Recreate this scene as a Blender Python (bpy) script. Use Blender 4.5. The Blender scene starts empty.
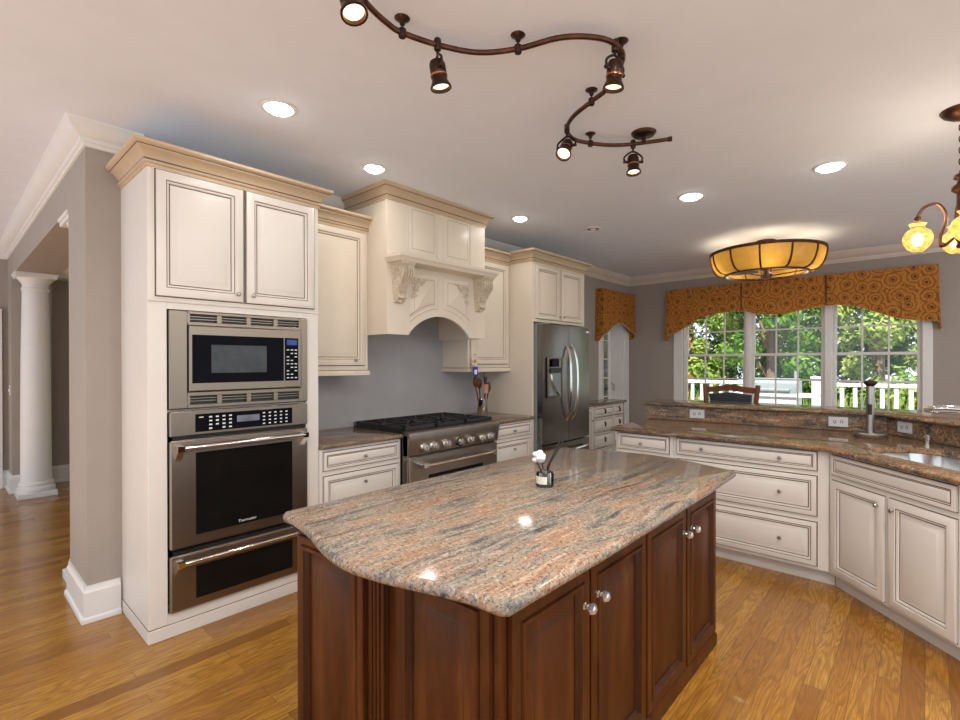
import bpy, bmesh, math, random
from mathutils import Vector, Matrix
random.seed(7)
S = bpy.context.scene
COL = S.collection
PI = math.pi

# ------------------------------------------------------------------ camera, sky, sun, lights, exposure
cd = bpy.data.cameras.new('camera'); cam = bpy.data.objects.new('camera', cd); COL.objects.link(cam)
def cam_axes(yaw, pit, roll):
    f = Vector((math.cos(yaw)*math.cos(pit), math.sin(yaw)*math.cos(pit), math.sin(pit)))
    r = Vector((math.sin(yaw), -math.cos(yaw), 0)); d = f.cross(r)
    return math.cos(roll)*r + math.sin(roll)*d, -math.sin(roll)*r + math.cos(roll)*d, f
_r, _d, _f = cam_axes(math.radians(41.0134), math.radians(-.2276), math.radians(.0719))
cam.matrix_world = Matrix(((_r.x, -_d.x, -_f.x, 0), (_r.y, -_d.y, -_f.y, 0), (_r.z, -_d.z, -_f.z, 1.45), (0, 0, 0, 1)))
cd.sensor_width = 36; cd.lens = 489.89*36/960
cd.shift_x = (480-499.69)/960; cd.shift_y = (364.52-360)/960
cd.clip_start = .02; cd.clip_end = 200
S.camera = cam

w = bpy.data.worlds.new('world'); S.world = w; w.use_nodes = True
bg = w.node_tree.nodes['Background']; bg.inputs[0].default_value = (.90, .965, 1.05, 1); bg.inputs[1].default_value = 0.70

sd = bpy.data.lights.new('sun', 'SUN'); sd.energy = 5.5; sd.angle = .02; sd.color = (1, .95, .86)
so = bpy.data.objects.new('sun', sd); COL.objects.link(so)
so.rotation_euler = Vector((.62, .25, -.9)).to_track_quat('-Z', 'Y').to_euler()

S.view_settings.view_transform = 'Standard'; S.view_settings.look = 'None'
S.view_settings.gamma = 1; S.view_settings.use_curve_mapping = False
S.view_settings.exposure = 0.95
CAN_POWER = 1.0

ZC = 2.79          # ceiling
YW = 3.66          # range wall
XW = 7.25          # window wall
YS = 3.58          # side wall of the dining end

# ------------------------------------------------------------------ node materials
class NT:
    def __init__(s, name):
        s.m = bpy.data.materials.new(name); s.m.use_nodes = True
        s.t = s.m.node_tree; s.b = s.t.nodes['Principled BSDF']; s.out = s.t.nodes['Material Output']
    def n(s, typ, **k):
        o = s.t.nodes.new('ShaderNode'+typ)
        for a, v in k.items():
            if a.startswith('i_'):
                key = a[2:]
                o.inputs[int(key) if key.isdigit() else key].default_value = v
            else: setattr(o, a, v)
        return o
    def l(s, a, b): s.t.links.new(a, b)
    def coord(s, scale=(1, 1, 1), rot=(0, 0, 0)):
        tc = s.n('TexCoord'); mp = s.n('Mapping'); mp.inputs['Scale'].default_value = scale; mp.inputs['Rotation'].default_value = rot
        s.l(tc.outputs['Object'], mp.inputs['Vector']); return mp.outputs[0]
    def noise(s, vec, scale, detail=4, rough=.55, dist=0):
        o = s.n('TexNoise'); o.inputs['Scale'].default_value = scale; o.inputs['Detail'].default_value = detail
        o.inputs['Roughness'].default_value = rough; o.inputs['Distortion'].default_value = dist
        s.l(vec, o.inputs['Vector']); return o.outputs['Fac']
    def ramp(s, fac, stops, interp='LINEAR'):
        o = s.n('ValToRGB'); cr = o.color_ramp; cr.interpolation = interp
        while len(cr.elements) < len(stops): cr.elements.new(.5)
        for e, (p, c) in zip(cr.elements, stops):
            e.position = p; e.color = (*c, 1) if len(c) == 3 else c
        s.l(fac, o.inputs['Fac']); return o.outputs['Color']
    def mix(s, fac, a, b, mode='MIX'):
        o = s.n('Mix', data_type='RGBA', blend_type=mode)
        for v, i in ((fac, 0), (a, 6), (b, 7)):
            if hasattr(v, 'links'): s.l(v, o.inputs[i])
            elif i == 0: o.inputs[0].default_value = v
            else: o.inputs[i].default_value = (*v, 1)
        return o.outputs[2]
    def math(s, op, a, b=0.0):
        o = s.n('Math', operation=op)
        for v, i in ((a, 0), (b, 1)):
            if hasattr(v, 'links'): s.l(v, o.inputs[i])
            else: o.inputs[i].default_value = v
        return o.outputs[0]
    def bump(s, h, strength=.2, dist=.01):
        o = s.n('Bump'); o.inputs['Strength'].default_value = strength; o.inputs['Distance'].default_value = dist
        s.l(h, o.inputs['Height']); s.l(o.outputs[0], s.b.inputs['Normal'])
    def base(s, c): s.l(c, s.b.inputs['Base Color'])
    def set(s, rough=None, metal=None, spec=None, coat=None):
        if rough is not None: s.b.inputs['Roughness'].default_value = rough
        if metal is not None: s.b.inputs['Metallic'].default_value = metal
        if spec is not None: s.b.inputs['Specular IOR Level'].default_value = spec
        if coat is not None: s.b.inputs['Coat Weight'].default_value = coat
        return s

def plain(name, c, rough=.5, metal=0, var=.06, scale=6, bump=0, bscale=200, spec=.5, coat=0, stretch=(1, 1, 1)):
    t = NT(name); v = t.coord(stretch)
    f = t.noise(v, scale, 3)
    lo = tuple(x*(1-var) for x in c); hi = tuple(min(1, x*(1+var)) for x in c)
    t.base(t.ramp(f, [(.3, lo), (.7, hi)])); t.set(rough, metal, spec, coat)
    if bump: t.bump(t.noise(v, bscale, 2), bump, .002)
    return t.m

def glow(name, c, strength, c2=None):
    t = NT(name); v = t.coord(); f = t.noise(v, 9, 2)
    col = t.ramp(f, [(.3, c), (.75, c2 or c)])
    t.base(col); t.l(col, t.b.inputs['Emission Color']); t.b.inputs['Emission Strength'].default_value = strength
    return t.m

def granite(name, stops, warp=.16, speck=.8, rot=.06, dark=(.03, .03, .035), rough=.11, along='x', seed=0):
    t = NT(name); v = t.coord((1, 1, 1), (0, 0, rot))
    off = t.n('VectorMath', operation='ADD'); t.l(v, off.inputs[0]); off.inputs[1].default_value = (seed, seed*1.7, 0)
    lo = t.n('TexNoise', i_Scale=1.6, i_Detail=3.0); t.l(off.outputs[0], lo.inputs['Vector'])
    sc = t.n('VectorMath', operation='SCALE'); t.l(lo.outputs['Color'], sc.inputs[0]); sc.inputs['Scale'].default_value = warp
    ad = t.n('VectorMath', operation='ADD'); t.l(off.outputs[0], ad.inputs[0]); t.l(sc.outputs[0], ad.inputs[1])
    st = t.n('Mapping'); st.inputs['Scale'].default_value = (1.7, 17, 17) if along == 'x' else (17, 1.7, 17); t.l(ad.outputs[0], st.inputs['Vector'])
    f = t.noise(st.outputs[0], 1.5, 8, .66)
    col = t.ramp(f, stops)
    # second family of broader mineral bands
    st2 = t.n('Mapping'); st2.inputs['Scale'].default_value = (.8, 5.5, 5.5) if along == 'x' else (5.5, .8, 5.5); t.l(ad.outputs[0], st2.inputs['Vector'])
    f2 = t.noise(st2.outputs[0], 1.7, 5, .6)
    col = t.mix(t.ramp(f2, [(.46, (0, 0, 0)), (.62, (.75, .75, .75))]), col, t.ramp(t.noise(st.outputs[0], 3.1, 6, .7), [(.35, stops[0][1]), (.5, stops[1][1]), (.62, stops[-1][1])]))
    # crystals: light and dark grains
    g = t.noise(v, 95, 4, .85)
    col = t.mix(t.ramp(g, [(.40, (speck,)*3), (.475, (0, 0, 0))]), col, dark)
    g2 = t.noise(v, 75, 3, .75)
    col = t.mix(t.ramp(g2, [(.57, (0, 0, 0)), (.68, (speck*.8,)*3)]), col, (.52, .47, .40))
    vo = t.n('TexVoronoi', i_Scale=16.0); t.l(st.outputs[0], vo.inputs['Vector'])
    col = t.mix(t.ramp(vo.outputs['Distance'], [(.05, (.7,)*3), (.14, (0, 0, 0))]), col, dark)
    t.base(col); t.set(rough, 0, .22)
    return t.m

def wood(name, stops, along=(2, 2, .25), scale=5, rough=.36, bump=.05):
    t = NT(name); v = t.coord(along)
    f = t.noise(v, scale, 6, .6, .6)
    f2 = t.noise(v, scale*9, 3, .7)
    t.base(t.ramp(t.math('ADD', t.math('MULTIPLY', f, .8), t.math('MULTIPLY', f2, .2)), stops)); t.set(rough, 0, .22, 0)
    t.bump(f2, bump, .002); return t.m

def floor_mat():
    t = NT('oak_strip_floor'); v = t.coord()
    br = t.n('TexBrick', offset=.37, offset_frequency=3, squash=1.35, squash_frequency=4)
    for k, x in (('Color1', (0, 0, 0, 1)), ('Color2', (1, 1, 1, 1)), ('Mortar', (.5, .5, .5, 1)), ('Scale', 1.0), ('Mortar Size', .0007), ('Mortar Smooth', .1), ('Bias', 0.0), ('Brick Width', .95), ('Row Height', .083)):
        br.inputs[k].default_value = x
    t.l(v, br.inputs['Vector'])
    pl = br.outputs['Color']; sep = t.n('SeparateColor'); t.l(pl, sep.inputs[0]); r = sep.outputs[0]
    tone = t.ramp(r, [(0, (.27, .112, .018)), (.3, (.41, .19, .03)), (.55, (.47, .23, .036)), (.8, (.56, .30, .055)), (1, (.32, .132, .02))])
    # grain shifted from plank to plank
    cmb = t.n('CombineXYZ'); t.l(t.math('MULTIPLY', r, 37.0), cmb.inputs[0]); t.l(t.math('MULTIPLY', r, 11.0), cmb.inputs[1])
    ad = t.n('VectorMath', operation='ADD'); t.l(v, ad.inputs[0]); t.l(cmb.outputs[0], ad.inputs[1])
    mp = t.n('Mapping'); mp.inputs['Scale'].default_value = (.8, 7, 1); t.l(ad.outputs[0], mp.inputs['Vector'])
    n1 = t.noise(mp.outputs[0], 1.0, 2, .5, .3)
    ring = t.math('FRACT', t.math('MULTIPLY', n1, 24.0))
    ring = t.ramp(ring, [(0, (.6,)*3), (.25, (.15,)*3), (.6, (0, 0, 0)), (1, (.6,)*3)])
    mp2 = t.n('Mapping'); mp2.inputs['Scale'].default_value = (9, 160, 1); t.l(ad.outputs[0], mp2.inputs['Vector'])
    fine = t.noise(mp2.outputs[0], 1.0, 3, .7)
    col = t.mix(ring, tone, (.17, .062, .010))
    col = t.mix(t.ramp(fine, [(.40, (.6,)*3), (.58, (0, 0, 0))]), col, (.22, .086, .014))
    col = t.mix(br.outputs['Fac'], col, (.08, .03, .008))
    t.base(col); t.set(.24, 0, .5, .12)
    t.bump(t.math('SUBTRACT', t.math('MULTIPLY', fine, .15), br.outputs['Fac']), .12, .002)
    return t.m

def steel(name, c=(.30, .25, .205), rough=.36, stretch=(1, 1, 90)):
    t = NT(name); v = t.coord(stretch); f = t.noise(v, 7, 3)
    t.base(t.ramp(f, [(.3, tuple(x*.96 for x in c)), (.7, c)])); t.set(rough, 1)
    rr = t.n('MapRange'); rr.inputs[1].default_value = .3; rr.inputs[2].default_value = .7; rr.inputs[3].default_value = rough*.85; rr.inputs[4].default_value = rough*1.2
    t.l(f, rr.inputs[0]); t.l(rr.outputs[0], t.b.inputs['Roughness']); return t.m

def pane_mat(name, tint=(1, 1, 1), k=.9):
    t = NT(name); tr = t.n('BsdfTransparent'); gl = t.n('BsdfGlossy'); gl.inputs['Roughness'].default_value = .02
    tr.inputs[0].default_value = (*tint, 1)
    fr = t.n('Fresnel', i_IOR=1.45); mx = t.n('MixShader')
    t.l(t.math('MULTIPLY', fr.outputs[0], k), mx.inputs[0]); t.l(tr.outputs[0], mx.inputs[1]); t.l(gl.outputs[0], mx.inputs[2]); t.l(mx.outputs[0], t.out.inputs[0])
    return t.m

def valance_mat():
    t = NT('gold_medallion_fabric'); v = t.coord()
    # medallions on the face: use whichever of x / y runs along the cloth
    sp = t.n('SeparateXYZ'); t.l(v, sp.inputs[0]); cb = t.n('CombineXYZ')
    t.l(t.math('ADD', sp.outputs[0], sp.outputs[1]), cb.inputs[0]); t.l(sp.outputs[2], cb.inputs[1])
    vo = t.n('TexVoronoi', i_Scale=6.5, i_Randomness=.6, voronoi_dimensions='2D'); t.l(cb.outputs[0], vo.inputs['Vector'])
    d = vo.outputs['Distance']
    scroll = t.math('SINE', t.math('ADD', t.math('MULTIPLY', d, 24.0), t.math('MULTIPLY', t.noise(v, 16, 2), 6.0)))
    col = t.ramp(scroll, [(.35, (.50, .215, .045)), (.75, (.27, .097, .017))])
    col = t.mix(t.ramp(t.noise(v, 55, 2), [(.5, (0, 0, 0)), (.6, (.5,)*3)]), col, (.24, .08, .012))
    col = t.mix(t.ramp(d, [(.08, (.85,)*3), (.13, (0, 0, 0))]), col, (.075, .022, .006))
    t.base(col); t.set(.75, 0, .2); t.bump(t.noise(v, 260, 2), .25, .002); return t.m

def leaf_mat(name, stops):
    t = NT(name); tc = t.n('TexCoord')
    f = t.noise(tc.outputs['Object'], 2.3, 4, .7); col = t.ramp(f, stops)
    di = t.n('BsdfDiffuse'); tl = t.n('BsdfTranslucent'); mx = t.n('MixShader', i_0=.35)
    t.l(col, di.inputs[0]); t.l(col, tl.inputs[0]); t.l(di.outputs[0], mx.inputs[1]); t.l(tl.outputs[0], mx.inputs[2]); t.l(mx.outputs[0], t.out.inputs[0])
    return t.m

def amber_glass(name, c, tr=.5, em=.0):
    t = NT(name); v = t.coord(); f = t.noise(v, 14, 4, .7)
    col = t.ramp(f, [(.3, c), (.7, tuple(min(1, x*1.25) for x in c))])
    tl = t.n('BsdfTranslucent'); t.l(col, tl.inputs[0]); t.base(col); t.set(.25)
    mx = t.n('MixShader', i_0=tr); t.l(t.b.outputs[0], mx.inputs[1]); t.l(tl.outputs[0], mx.inputs[2]); t.l(mx.outputs[0], t.out.inputs[0])
    if em: t.l(col, t.b.inputs['Emission Color']); t.b.inputs['Emission Strength'].default_value = em
    return t.m

M = {}
M['floor'] = floor_mat()
M['wall'] = plain('taupe_wall_paint', (.37, .328, .29), .7, var=.02, bump=.05, bscale=350)
M['ceil'] = plain('ceiling_paint', (.80, .86, .97), .85, var=.015, bump=.05, bscale=300)
M['white'] = plain('white_trim_paint', (.80, .79, .77), .35, var=.02)
M['bluewhite'] = plain('column_paint', (.78, .78, .77), .4, var=.02)
M['cream'] = plain('cream_cabinet_paint', (.75, .715, .665), .38, var=.025, scale=3, bump=.02)
M['lampwarm'] = plain('lamp_warmed_cream', (.77, .685, .57), .38, var=.025, scale=3, bump=.02)  # cabinet cream with the ceiling lamps' warm cast mixed into the colour
M['glaze'] = plain('umber_glaze', (.13, .075, .045), .5, var=.15)
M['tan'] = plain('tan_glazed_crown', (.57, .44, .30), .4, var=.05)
M['carve'] = plain('glazed_carving', (.62, .53, .41), .5, var=.25, scale=60, bump=.6, bscale=90)
M['cherry'] = wood('cherry_stain', [(.25, (.028, .0072, .0016)), (.5, (.072, .020, .0042)), (.75, (.14, .045, .010))])
M['cherrydark'] = plain('dark_cherry_glaze', (.018, .008, .005), .35, var=.2)
M['stool'] = wood('stool_wood', [(.3, (.10, .03, .012)), (.7, (.24, .085, .035))], scale=8)
M['gr_island'] = granite('rose_gold_granite', [(.34, (.048, .052, .058)), (.44, (.185, .17, .15)), (.51, (.31, .25, .19)), (.57, (.28, .15, .09)), (.66, (.40, .33, .26))])
M['gr_dark'] = granite('brown_gold_granite', [(.32, (.022, .024, .03)), (.42, (.13, .09, .06)), (.50, (.28, .18, .105)), (.57, (.33, .155, .06)), (.66, (.46, .35, .24))], along='y', seed=3, warp=.10, speck=1.0, rough=.08)
M['gr_range'] = granite('brown_gold_granite_range', [(.30, (.05, .045, .04)), (.42, (.16, .12, .09)), (.50, (.25, .18, .125)), (.57, (.30, .19, .11)), (.66, (.36, .28, .2))], seed=5)
M['steel'] = steel('brushed_steel')
M['steelr'] = steel('brushed_steel_range', (.36, .33, .30))
M['steelv'] = steel('brushed_steel_vertical', (.25, .24, .22), .22, (90, 90, 1))
M['chrome'] = plain('polished_steel', (.78, .77, .75), .12, 1, .02)
M['pewter'] = plain('pewter', (.42, .40, .37), .3, 1, .1)
M['blackglass'] = plain('black_glass', (.006, .006, .009), .05, 0, .2, spec=.03)
M['ovenglass'] = plain('oven_glass', (.009, .008, .007), .08, 0, .2, spec=.14)
M['mwscreen'] = plain('microwave_screen', (.03, .034, .035), .12, 0, .3, scale=12)
M['black'] = plain('black_enamel', (.012, .012, .013), .35, 0, .2)
M['iron'] = plain('cast_iron', (.02, .021, .023), .5, 0, .3, bump=.2)
M['dots'] = plain('printed_legend', (.75, .78, .82), .4)
M['display'] = glow('blue_display', (.01, .03, .12), .3, (.015, .05, .2))
M['display2'] = glow('grey_display', (.06, .065, .09), .35, (.14, .15, .2))
M['bronze'] = plain('oiled_bronze', (.055, .030, .022), .35, .8, .3, scale=20)
M['rust'] = plain('copper_bronze', (.10, .042, .024), .38, .8, .35, scale=25)
M['copper'] = plain('copper_band', (.55, .22, .09), .25, 1, .1)
M['lens'] = glow('lit_halogen_lens', (1, .60, .26), 1.7, (1, .80, .52))
M['canlight'] = glow('lit_can', (1, .97, .92), 8)
M['offcan'] = plain('unlit_reflector', (.5, .48, .46), .25, .6)
M['shade'] = amber_glass('amber_mica_shade', (.42, .235, .045), .5, .10)
t = NT('amber_crackle_glass'); v = t.coord(); c_ = t.ramp(t.noise(v, 38, 4, .7), [(.35, (.62, .36, .10)), (.65, (.95, .72, .34))])
tr = t.n('BsdfTransparent'); t.l(c_, tr.inputs[0]); tl = t.n('BsdfTranslucent'); t.l(c_, tl.inputs[0]); gl = t.n('BsdfGlossy', i_Roughness=.08); m1 = t.n('MixShader', i_0=.42); m2 = t.n('MixShader', i_0=.06)
t.l(tr.outputs[0], m1.inputs[1]); t.l(tl.outputs[0], m1.inputs[2]); t.l(m1.outputs[0], m2.inputs[1]); t.l(gl.outputs[0], m2.inputs[2]); t.l(m2.outputs[0], t.out.inputs[0]); M['globe'] = t.m
M['bulb'] = glow('lit_bulb', (1, .80, .50), 9)
M['crystal'] = plain('crystal', (.72, .74, .78), .03, .75, .25, scale=150)
M['fabric'] = valance_mat()
M['bead'] = plain('beaded_trim', (.72, .60, .42), .4, var=.2)
M['outlet'] = plain('grey_white_outlet', (.62, .63, .66), .35)
M['outletdark'] = plain('outlet_slots', (.12, .12, .13), .4)
M['leather'] = plain('dark_leather', (.025, .028, .035), .4, var=.2, bump=.2, bscale=120)
M['pane'] = pane_mat('window_glass')
M['clear'] = pane_mat('clear_bottle_glass', (.95, .97, .97), 1.0)
M['vinyl'] = plain('white_vinyl', (.56, .59, .62), .4, var=.02)
M['petal'] = plain('white_petals', (.82, .82, .84), .6, var=.05)
M['label'] = plain('cream_label', (.70, .72, .62), .6)
M['reed'] = plain('black_reed', (.012, .011, .011), .6)
M['spoon'] = wood('spoon_wood', [(.3, (.08, .022, .010)), (.7, (.19, .058, .024))], scale=12)
M['palewood'] = wood('pale_spoon_wood', [(.3, (.42, .24, .12)), (.7, (.55, .34, .19))], scale=12)
M['blue'] = plain('cobalt_enamel', (.02, .04, .35), .3)
M['grey'] = plain('grey_lid', (.22, .26, .27), .4)
M['greyl'] = plain('pale_grey_steel', (.50, .55, .56), .35)
M['deck'] = plain('deck_boards', (.42, .40, .37), .7, var=.1)
M['grass'] = leaf_mat('lawn', [(.3, (.10, .20, .03)), (.7, (.30, .42, .08))])
M['bark'] = plain('bark', (.16, .11, .08), .9, var=.3, scale=14, bump=.5, bscale=30)
M['leafA'] = leaf_mat('green_leaves', [(.3, (.04, .12, .02)), (.5, (.12, .27, .05)), (.7, (.36, .48, .12))])
M['leafB'] = leaf_mat('yellow_green_leaves', [(.3, (.10, .22, .04)), (.5, (.28, .40, .10)), (.68, (.56, .58, .20))])
M['leafC'] = leaf_mat('turning_leaves', [(.3, (.25, .22, .05)), (.5, (.62, .30, .10)), (.7, (.62, .55, .14))])
M['leafD'] = leaf_mat('dark_leaves', [(.3, (.02, .07, .02)), (.5, (.06, .16, .04)), (.7, (.20, .32, .10))])
M['red'] = plain('red_petals', (.55, .03, .06), .6)

# ------------------------------------------------------------------ mesh builder
def offset_poly(pts, d):
    n = len(pts); out = []
    for i in range(n):
        p0 = Vector(pts[i-1]); p1 = Vector(pts[i]); p2 = Vector(pts[(i+1) % n])
        a = (p1-p0).normalized(); b = (p2-p1).normalized()
        na = Vector((-a.y, a.x)); nb = Vector((-b.y, b.x))
        k = 1+na.dot(nb); m = (na+nb)/max(k, .25)
        out.append(tuple(p1+m*d))
    return out

class MB:
    def __init__(s): s.v = []; s.f = []; s.mi = []; s.cur = 0
    def mat(s, i): s.cur = i; return s
    def face(s, idx): s.f.append(tuple(idx)); s.mi.append(s.cur)
    def pts(s, ps):
        b = len(s.v); s.v += [tuple(p) for p in ps]; return list(range(b, b+len(ps)))
    def strip(s, a, b, closed=True):
        n = len(a)
        for i in range(n if closed else n-1):
            j = (i+1) % n; s.face((a[i], a[j], b[j], b[i]))
    def box(s, x0, x1, y0, y1, z0, z1, b=0):
        if x0 > x1: x0, x1 = x1, x0
        if y0 > y1: y0, y1 = y1, y0
        if z0 > z1: z0, z1 = z1, z0
        if b <= 0:
            i = s.pts([(x0, y0, z0), (x1, y0, z0), (x1, y1, z0), (x0, y1, z0), (x0, y0, z1), (x1, y0, z1), (x1, y1, z1), (x0, y1, z1)])
            for q in ((0, 3, 2, 1), (4, 5, 6, 7), (0, 1, 5, 4), (1, 2, 6, 5), (2, 3, 7, 6), (3, 0, 4, 7)): s.face([i[k] for k in q])
            return s
        b = min(b, (x1-x0)*.45, (y1-y0)*.45, (z1-z0)*.45)
        X = (x0, x1); Y = (y0, y1); Z = (z0, z1); V = {}
        for i in (0, 1):
            for j in (0, 1):
                for k in (0, 1):
                    dx, dy, dz = (b if i == 0 else -b), (b if j == 0 else -b), (b if k == 0 else -b)
                    V[i, j, k] = s.pts([(X[i], Y[j]+dy, Z[k]+dz), (X[i]+dx, Y[j], Z[k]+dz), (X[i]+dx, Y[j]+dy, Z[k])])
        sq = ((0, 0), (1, 0), (1, 1), (0, 1))
        for t in (0, 1):
            s.face([V[t, a, c][0] for a, c in sq]); s.face([V[a, t, c][1] for a, c in sq]); s.face([V[a, c, t][2] for a, c in sq])
        for a in (0, 1):
            for c in (0, 1):
                s.face([V[0, a, c][1], V[1, a, c][1], V[1, a, c][2], V[0, a, c][2]])
                s.face([V[a, 0, c][0], V[a, 1, c][0], V[a, 1, c][2], V[a, 0, c][2]])
                s.face([V[a, c, 0][0], V[a, c, 1][0], V[a, c, 1][1], V[a, c, 0][1]])
                for e in (0, 1): pass
        for key in V: s.face(V[key])
        return s
    def prism(s, poly, axis, a, b):
        def P(p, q):
            return {'x': (q, p[0], p[1]), 'y': (p[0], q, p[1]), 'z': (p[0], p[1], q)}[axis]
        i = s.pts([P(p, a) for p in poly]); j = s.pts([P(p, b) for p in poly])
        s.face(i); s.face(j[::-1]); s.strip(i, j); return s
    def lathe(s, prof, o=(0, 0, 0), axis=(0, 0, 1), segs=20, cap=True):
        a = Vector(axis).normalized(); u = a.orthogonal().normalized(); w_ = a.cross(u); o = Vector(o); rings = []
        for r, h in prof:
            rings.append(s.pts([o+a*h+(u*math.cos(2*PI*k/segs)+w_*math.sin(2*PI*k/segs))*max(r, 1e-5) for k in range(segs)]))
        for q in range(len(rings)-1): s.strip(rings[q], rings[q+1])
        if cap:
            s.face(rings[0][::-1]); s.face(rings[-1])
        return s
    def tube(s, P, r, segs=8, closed=False):
        P = [Vector(p) for p in P]; n = len(P); R = r if isinstance(r, (list, tuple)) else [r]*n
        T = []
        for i in range(n):
            a = P[i-1] if (i or closed) else P[i]; b = P[(i+1) % n] if (i < n-1 or closed) else P[i]
            T.append((b-a).normalized())
        u = T[0].orthogonal().normalized(); rings = []
        for i in range(n):
            u = (u-T[i]*u.dot(T[i])).normalized(); w_ = T[i].cross(u)
            rings.append(s.pts([P[i]+(u*math.cos(2*PI*k/segs)+w_*math.sin(2*PI*k/segs))*R[i] for k in range(segs)]))
        for i in range(n-1): s.strip(rings[i], rings[i+1])
        if closed: s.strip(rings[-1], rings[0])
        else: s.face(rings[0][::-1]); s.face(rings[-1])
        return s
    def ball(s, c, r, sc=(1, 1, 1), seg=10, rg=6, rot=None):
        c = Vector(c); rings = []
        for i in range(1, rg):
            t = PI*i/rg; ring = []
            for k in range(seg):
                p = Vector((math.sin(t)*math.cos(2*PI*k/seg)*r*sc[0], math.sin(t)*math.sin(2*PI*k/seg)*r*sc[1], math.cos(t)*r*sc[2]))
                ring.append(c+(rot @ p if rot else p))
            rings.append(s.pts(ring))
        zt = Vector((0, 0, r*sc[2])); zt = rot @ zt if rot else zt
        a, b = s.pts([c+zt, c-zt])
        for i in range(len(rings)-1): s.strip(rings[i], rings[i+1])
        for k in range(seg):
            s.face((a, rings[0][k], rings[0][(k+1) % seg])); s.face((b, rings[-1][(k+1) % seg], rings[-1][k]))
        return s
    def sweep(s, prof, path, closed=False):
        P = [Vector(p[:2]) for p in path]; n = len(P); nor = []
        for i in range(n-(0 if closed else 1)):
            d = (P[(i+1) % n]-P[i]).normalized(); nor.append(Vector((d.y, -d.x)))
        rings = []
        for i in range(n):
            if closed: a, b = nor[i-1], nor[i]
            else: a = nor[max(i-1, 0)]; b = nor[min(i, n-2)]
            m = (a+b)/(1+a.dot(b))
            rings.append(s.pts([(P[i].x+m.x*o, P[i].y+m.y*o, z) for o, z in prof]))
        for i in range(n-1): s.strip(rings[i], rings[i+1])
        if closed: s.strip(rings[-1], rings[0])
        else: s.face(rings[0][::-1]); s.face(rings[-1])
        return s
    def relief(s, poly, rings, y=0.0, fill=0):
        """poly CCW in (x,z) seen from the front (-y); rings: (inset, out, material of the strip leading to it)"""
        prev = None
        for ins, out, mi in rings:
            i = s.pts([(p[0], y-out, p[1]) for p in offset_poly(poly, ins)])
            if prev: s.mat(mi).strip(prev, i)
            prev = i
        s.mat(fill).face(prev); s.mat(0); return s
    def slab(s, outline, z0, z1, r=.012, hole=None, hz=None):
        """stone top: outline CCW, bull-nosed edge, optional hole (CCW)"""
        n = 5; rs = []
        for k in range(n+1):
            a = -PI/2+PI*k/n; h = (z1-z0)/2
            rs.append(s.pts([(p[0], p[1], z0+h+h*math.sin(a)) for p in offset_poly(outline, r*(1-math.cos(a)))]))
        for k in range(n): s.strip(rs[k], rs[k+1])
        if not hole:
            s.face(rs[-1]); s.face(rs[0][::-1]); return s
        ht = s.pts([(p[0], p[1], z1) for p in hole]); hb = s.pts([(p[0], p[1], z0) for p in hole]); s.strip(ht, hb)
        for o, h in ((rs[-1], ht), (rs[0], hb)):
            bm = bmesh.new(); mp = {}; ed = []
            for loop in (o, h):
                vs = [bm.verts.new(s.v[i]) for i in loop]
                for v_, i in zip(vs, loop): mp[v_] = i
                ed += [bm.edges.new((vs[k], vs[(k+1) % len(vs)])) for k in range(len(vs))]
            bmesh.ops.triangle_fill(bm, use_beauty=True, use_dissolve=False, edges=ed)
            for f in bm.faces: s.face([mp[v_] for v_ in f.verts])
            bm.free()
        return s
    def build(s, name, mats, parent=None, label=None, kind=None, smooth=35, cat=None, group=None, loc=None, rz=0):
        me = bpy.data.meshes.new(name); me.from_pydata(s.v, [], s.f)
        if not isinstance(mats, (list, tuple)): mats = [mats]
        for m in mats: me.materials.append(m)
        me.polygons.foreach_set('material_index', s.mi)
        bm = bmesh.new(); bm.from_mesh(me); bmesh.ops.recalc_face_normals(bm, faces=bm.faces); bm.to_mesh(me); bm.free()
        if smooth:
            me.shade_smooth(); me.set_sharp_from_angle(angle=math.radians(smooth))
        o = bpy.data.objects.new(name, me); COL.objects.link(o)
        if parent: o.parent = parent
        if loc: o.location = loc
        if rz: o.rotation_euler.z = rz
        if label: o['label'] = label
        if kind: o['kind'] = kind
        if cat: o['category'] = cat
        if group: o['group'] = group
        return o

def thing(name, label, cat, loc=(0, 0, 0), rz=0, group=None):
    o = bpy.data.objects.new(name, None); COL.objects.link(o); o.empty_display_size = .1
    o.location = loc; o.rotation_euler.z = rz; o['label'] = label; o['category'] = cat
    if group: o['group'] = group
    return o
def copy_tree(o, parent=None):
    c = o.copy(); COL.objects.link(c)
    if parent: c.parent = parent
    for ch in [x for x in COL.objects if x.parent == o]: copy_tree(ch, c)
    return c
def rect(x0, x1, z0, z1): return [(x0, z0), (x1, z0), (x1, z1), (x0, z1)]
def struct(name, mb, mats, **k): return mb.build(name, mats, kind='structure', **k)
def bez(P, n=12):
    """Catmull-Rom through the points"""
    P = [Vector(p) for p in P]; out = []
    for i in range(len(P)-1):
        a = P[i-1] if i else P[0]*2-P[1]; b = P[i]; c = P[i+1]; d = P[i+2] if i+2 < len(P) else P[-1]*2-P[-2]
        for k in range(n):
            t = k/n
            out.append(.5*((2*b)+(c-a)*t+(2*a-5*b+4*c-d)*t*t+(3*b-a-3*c+d)*t**3))
    out.append(P[-1]); return out
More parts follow.
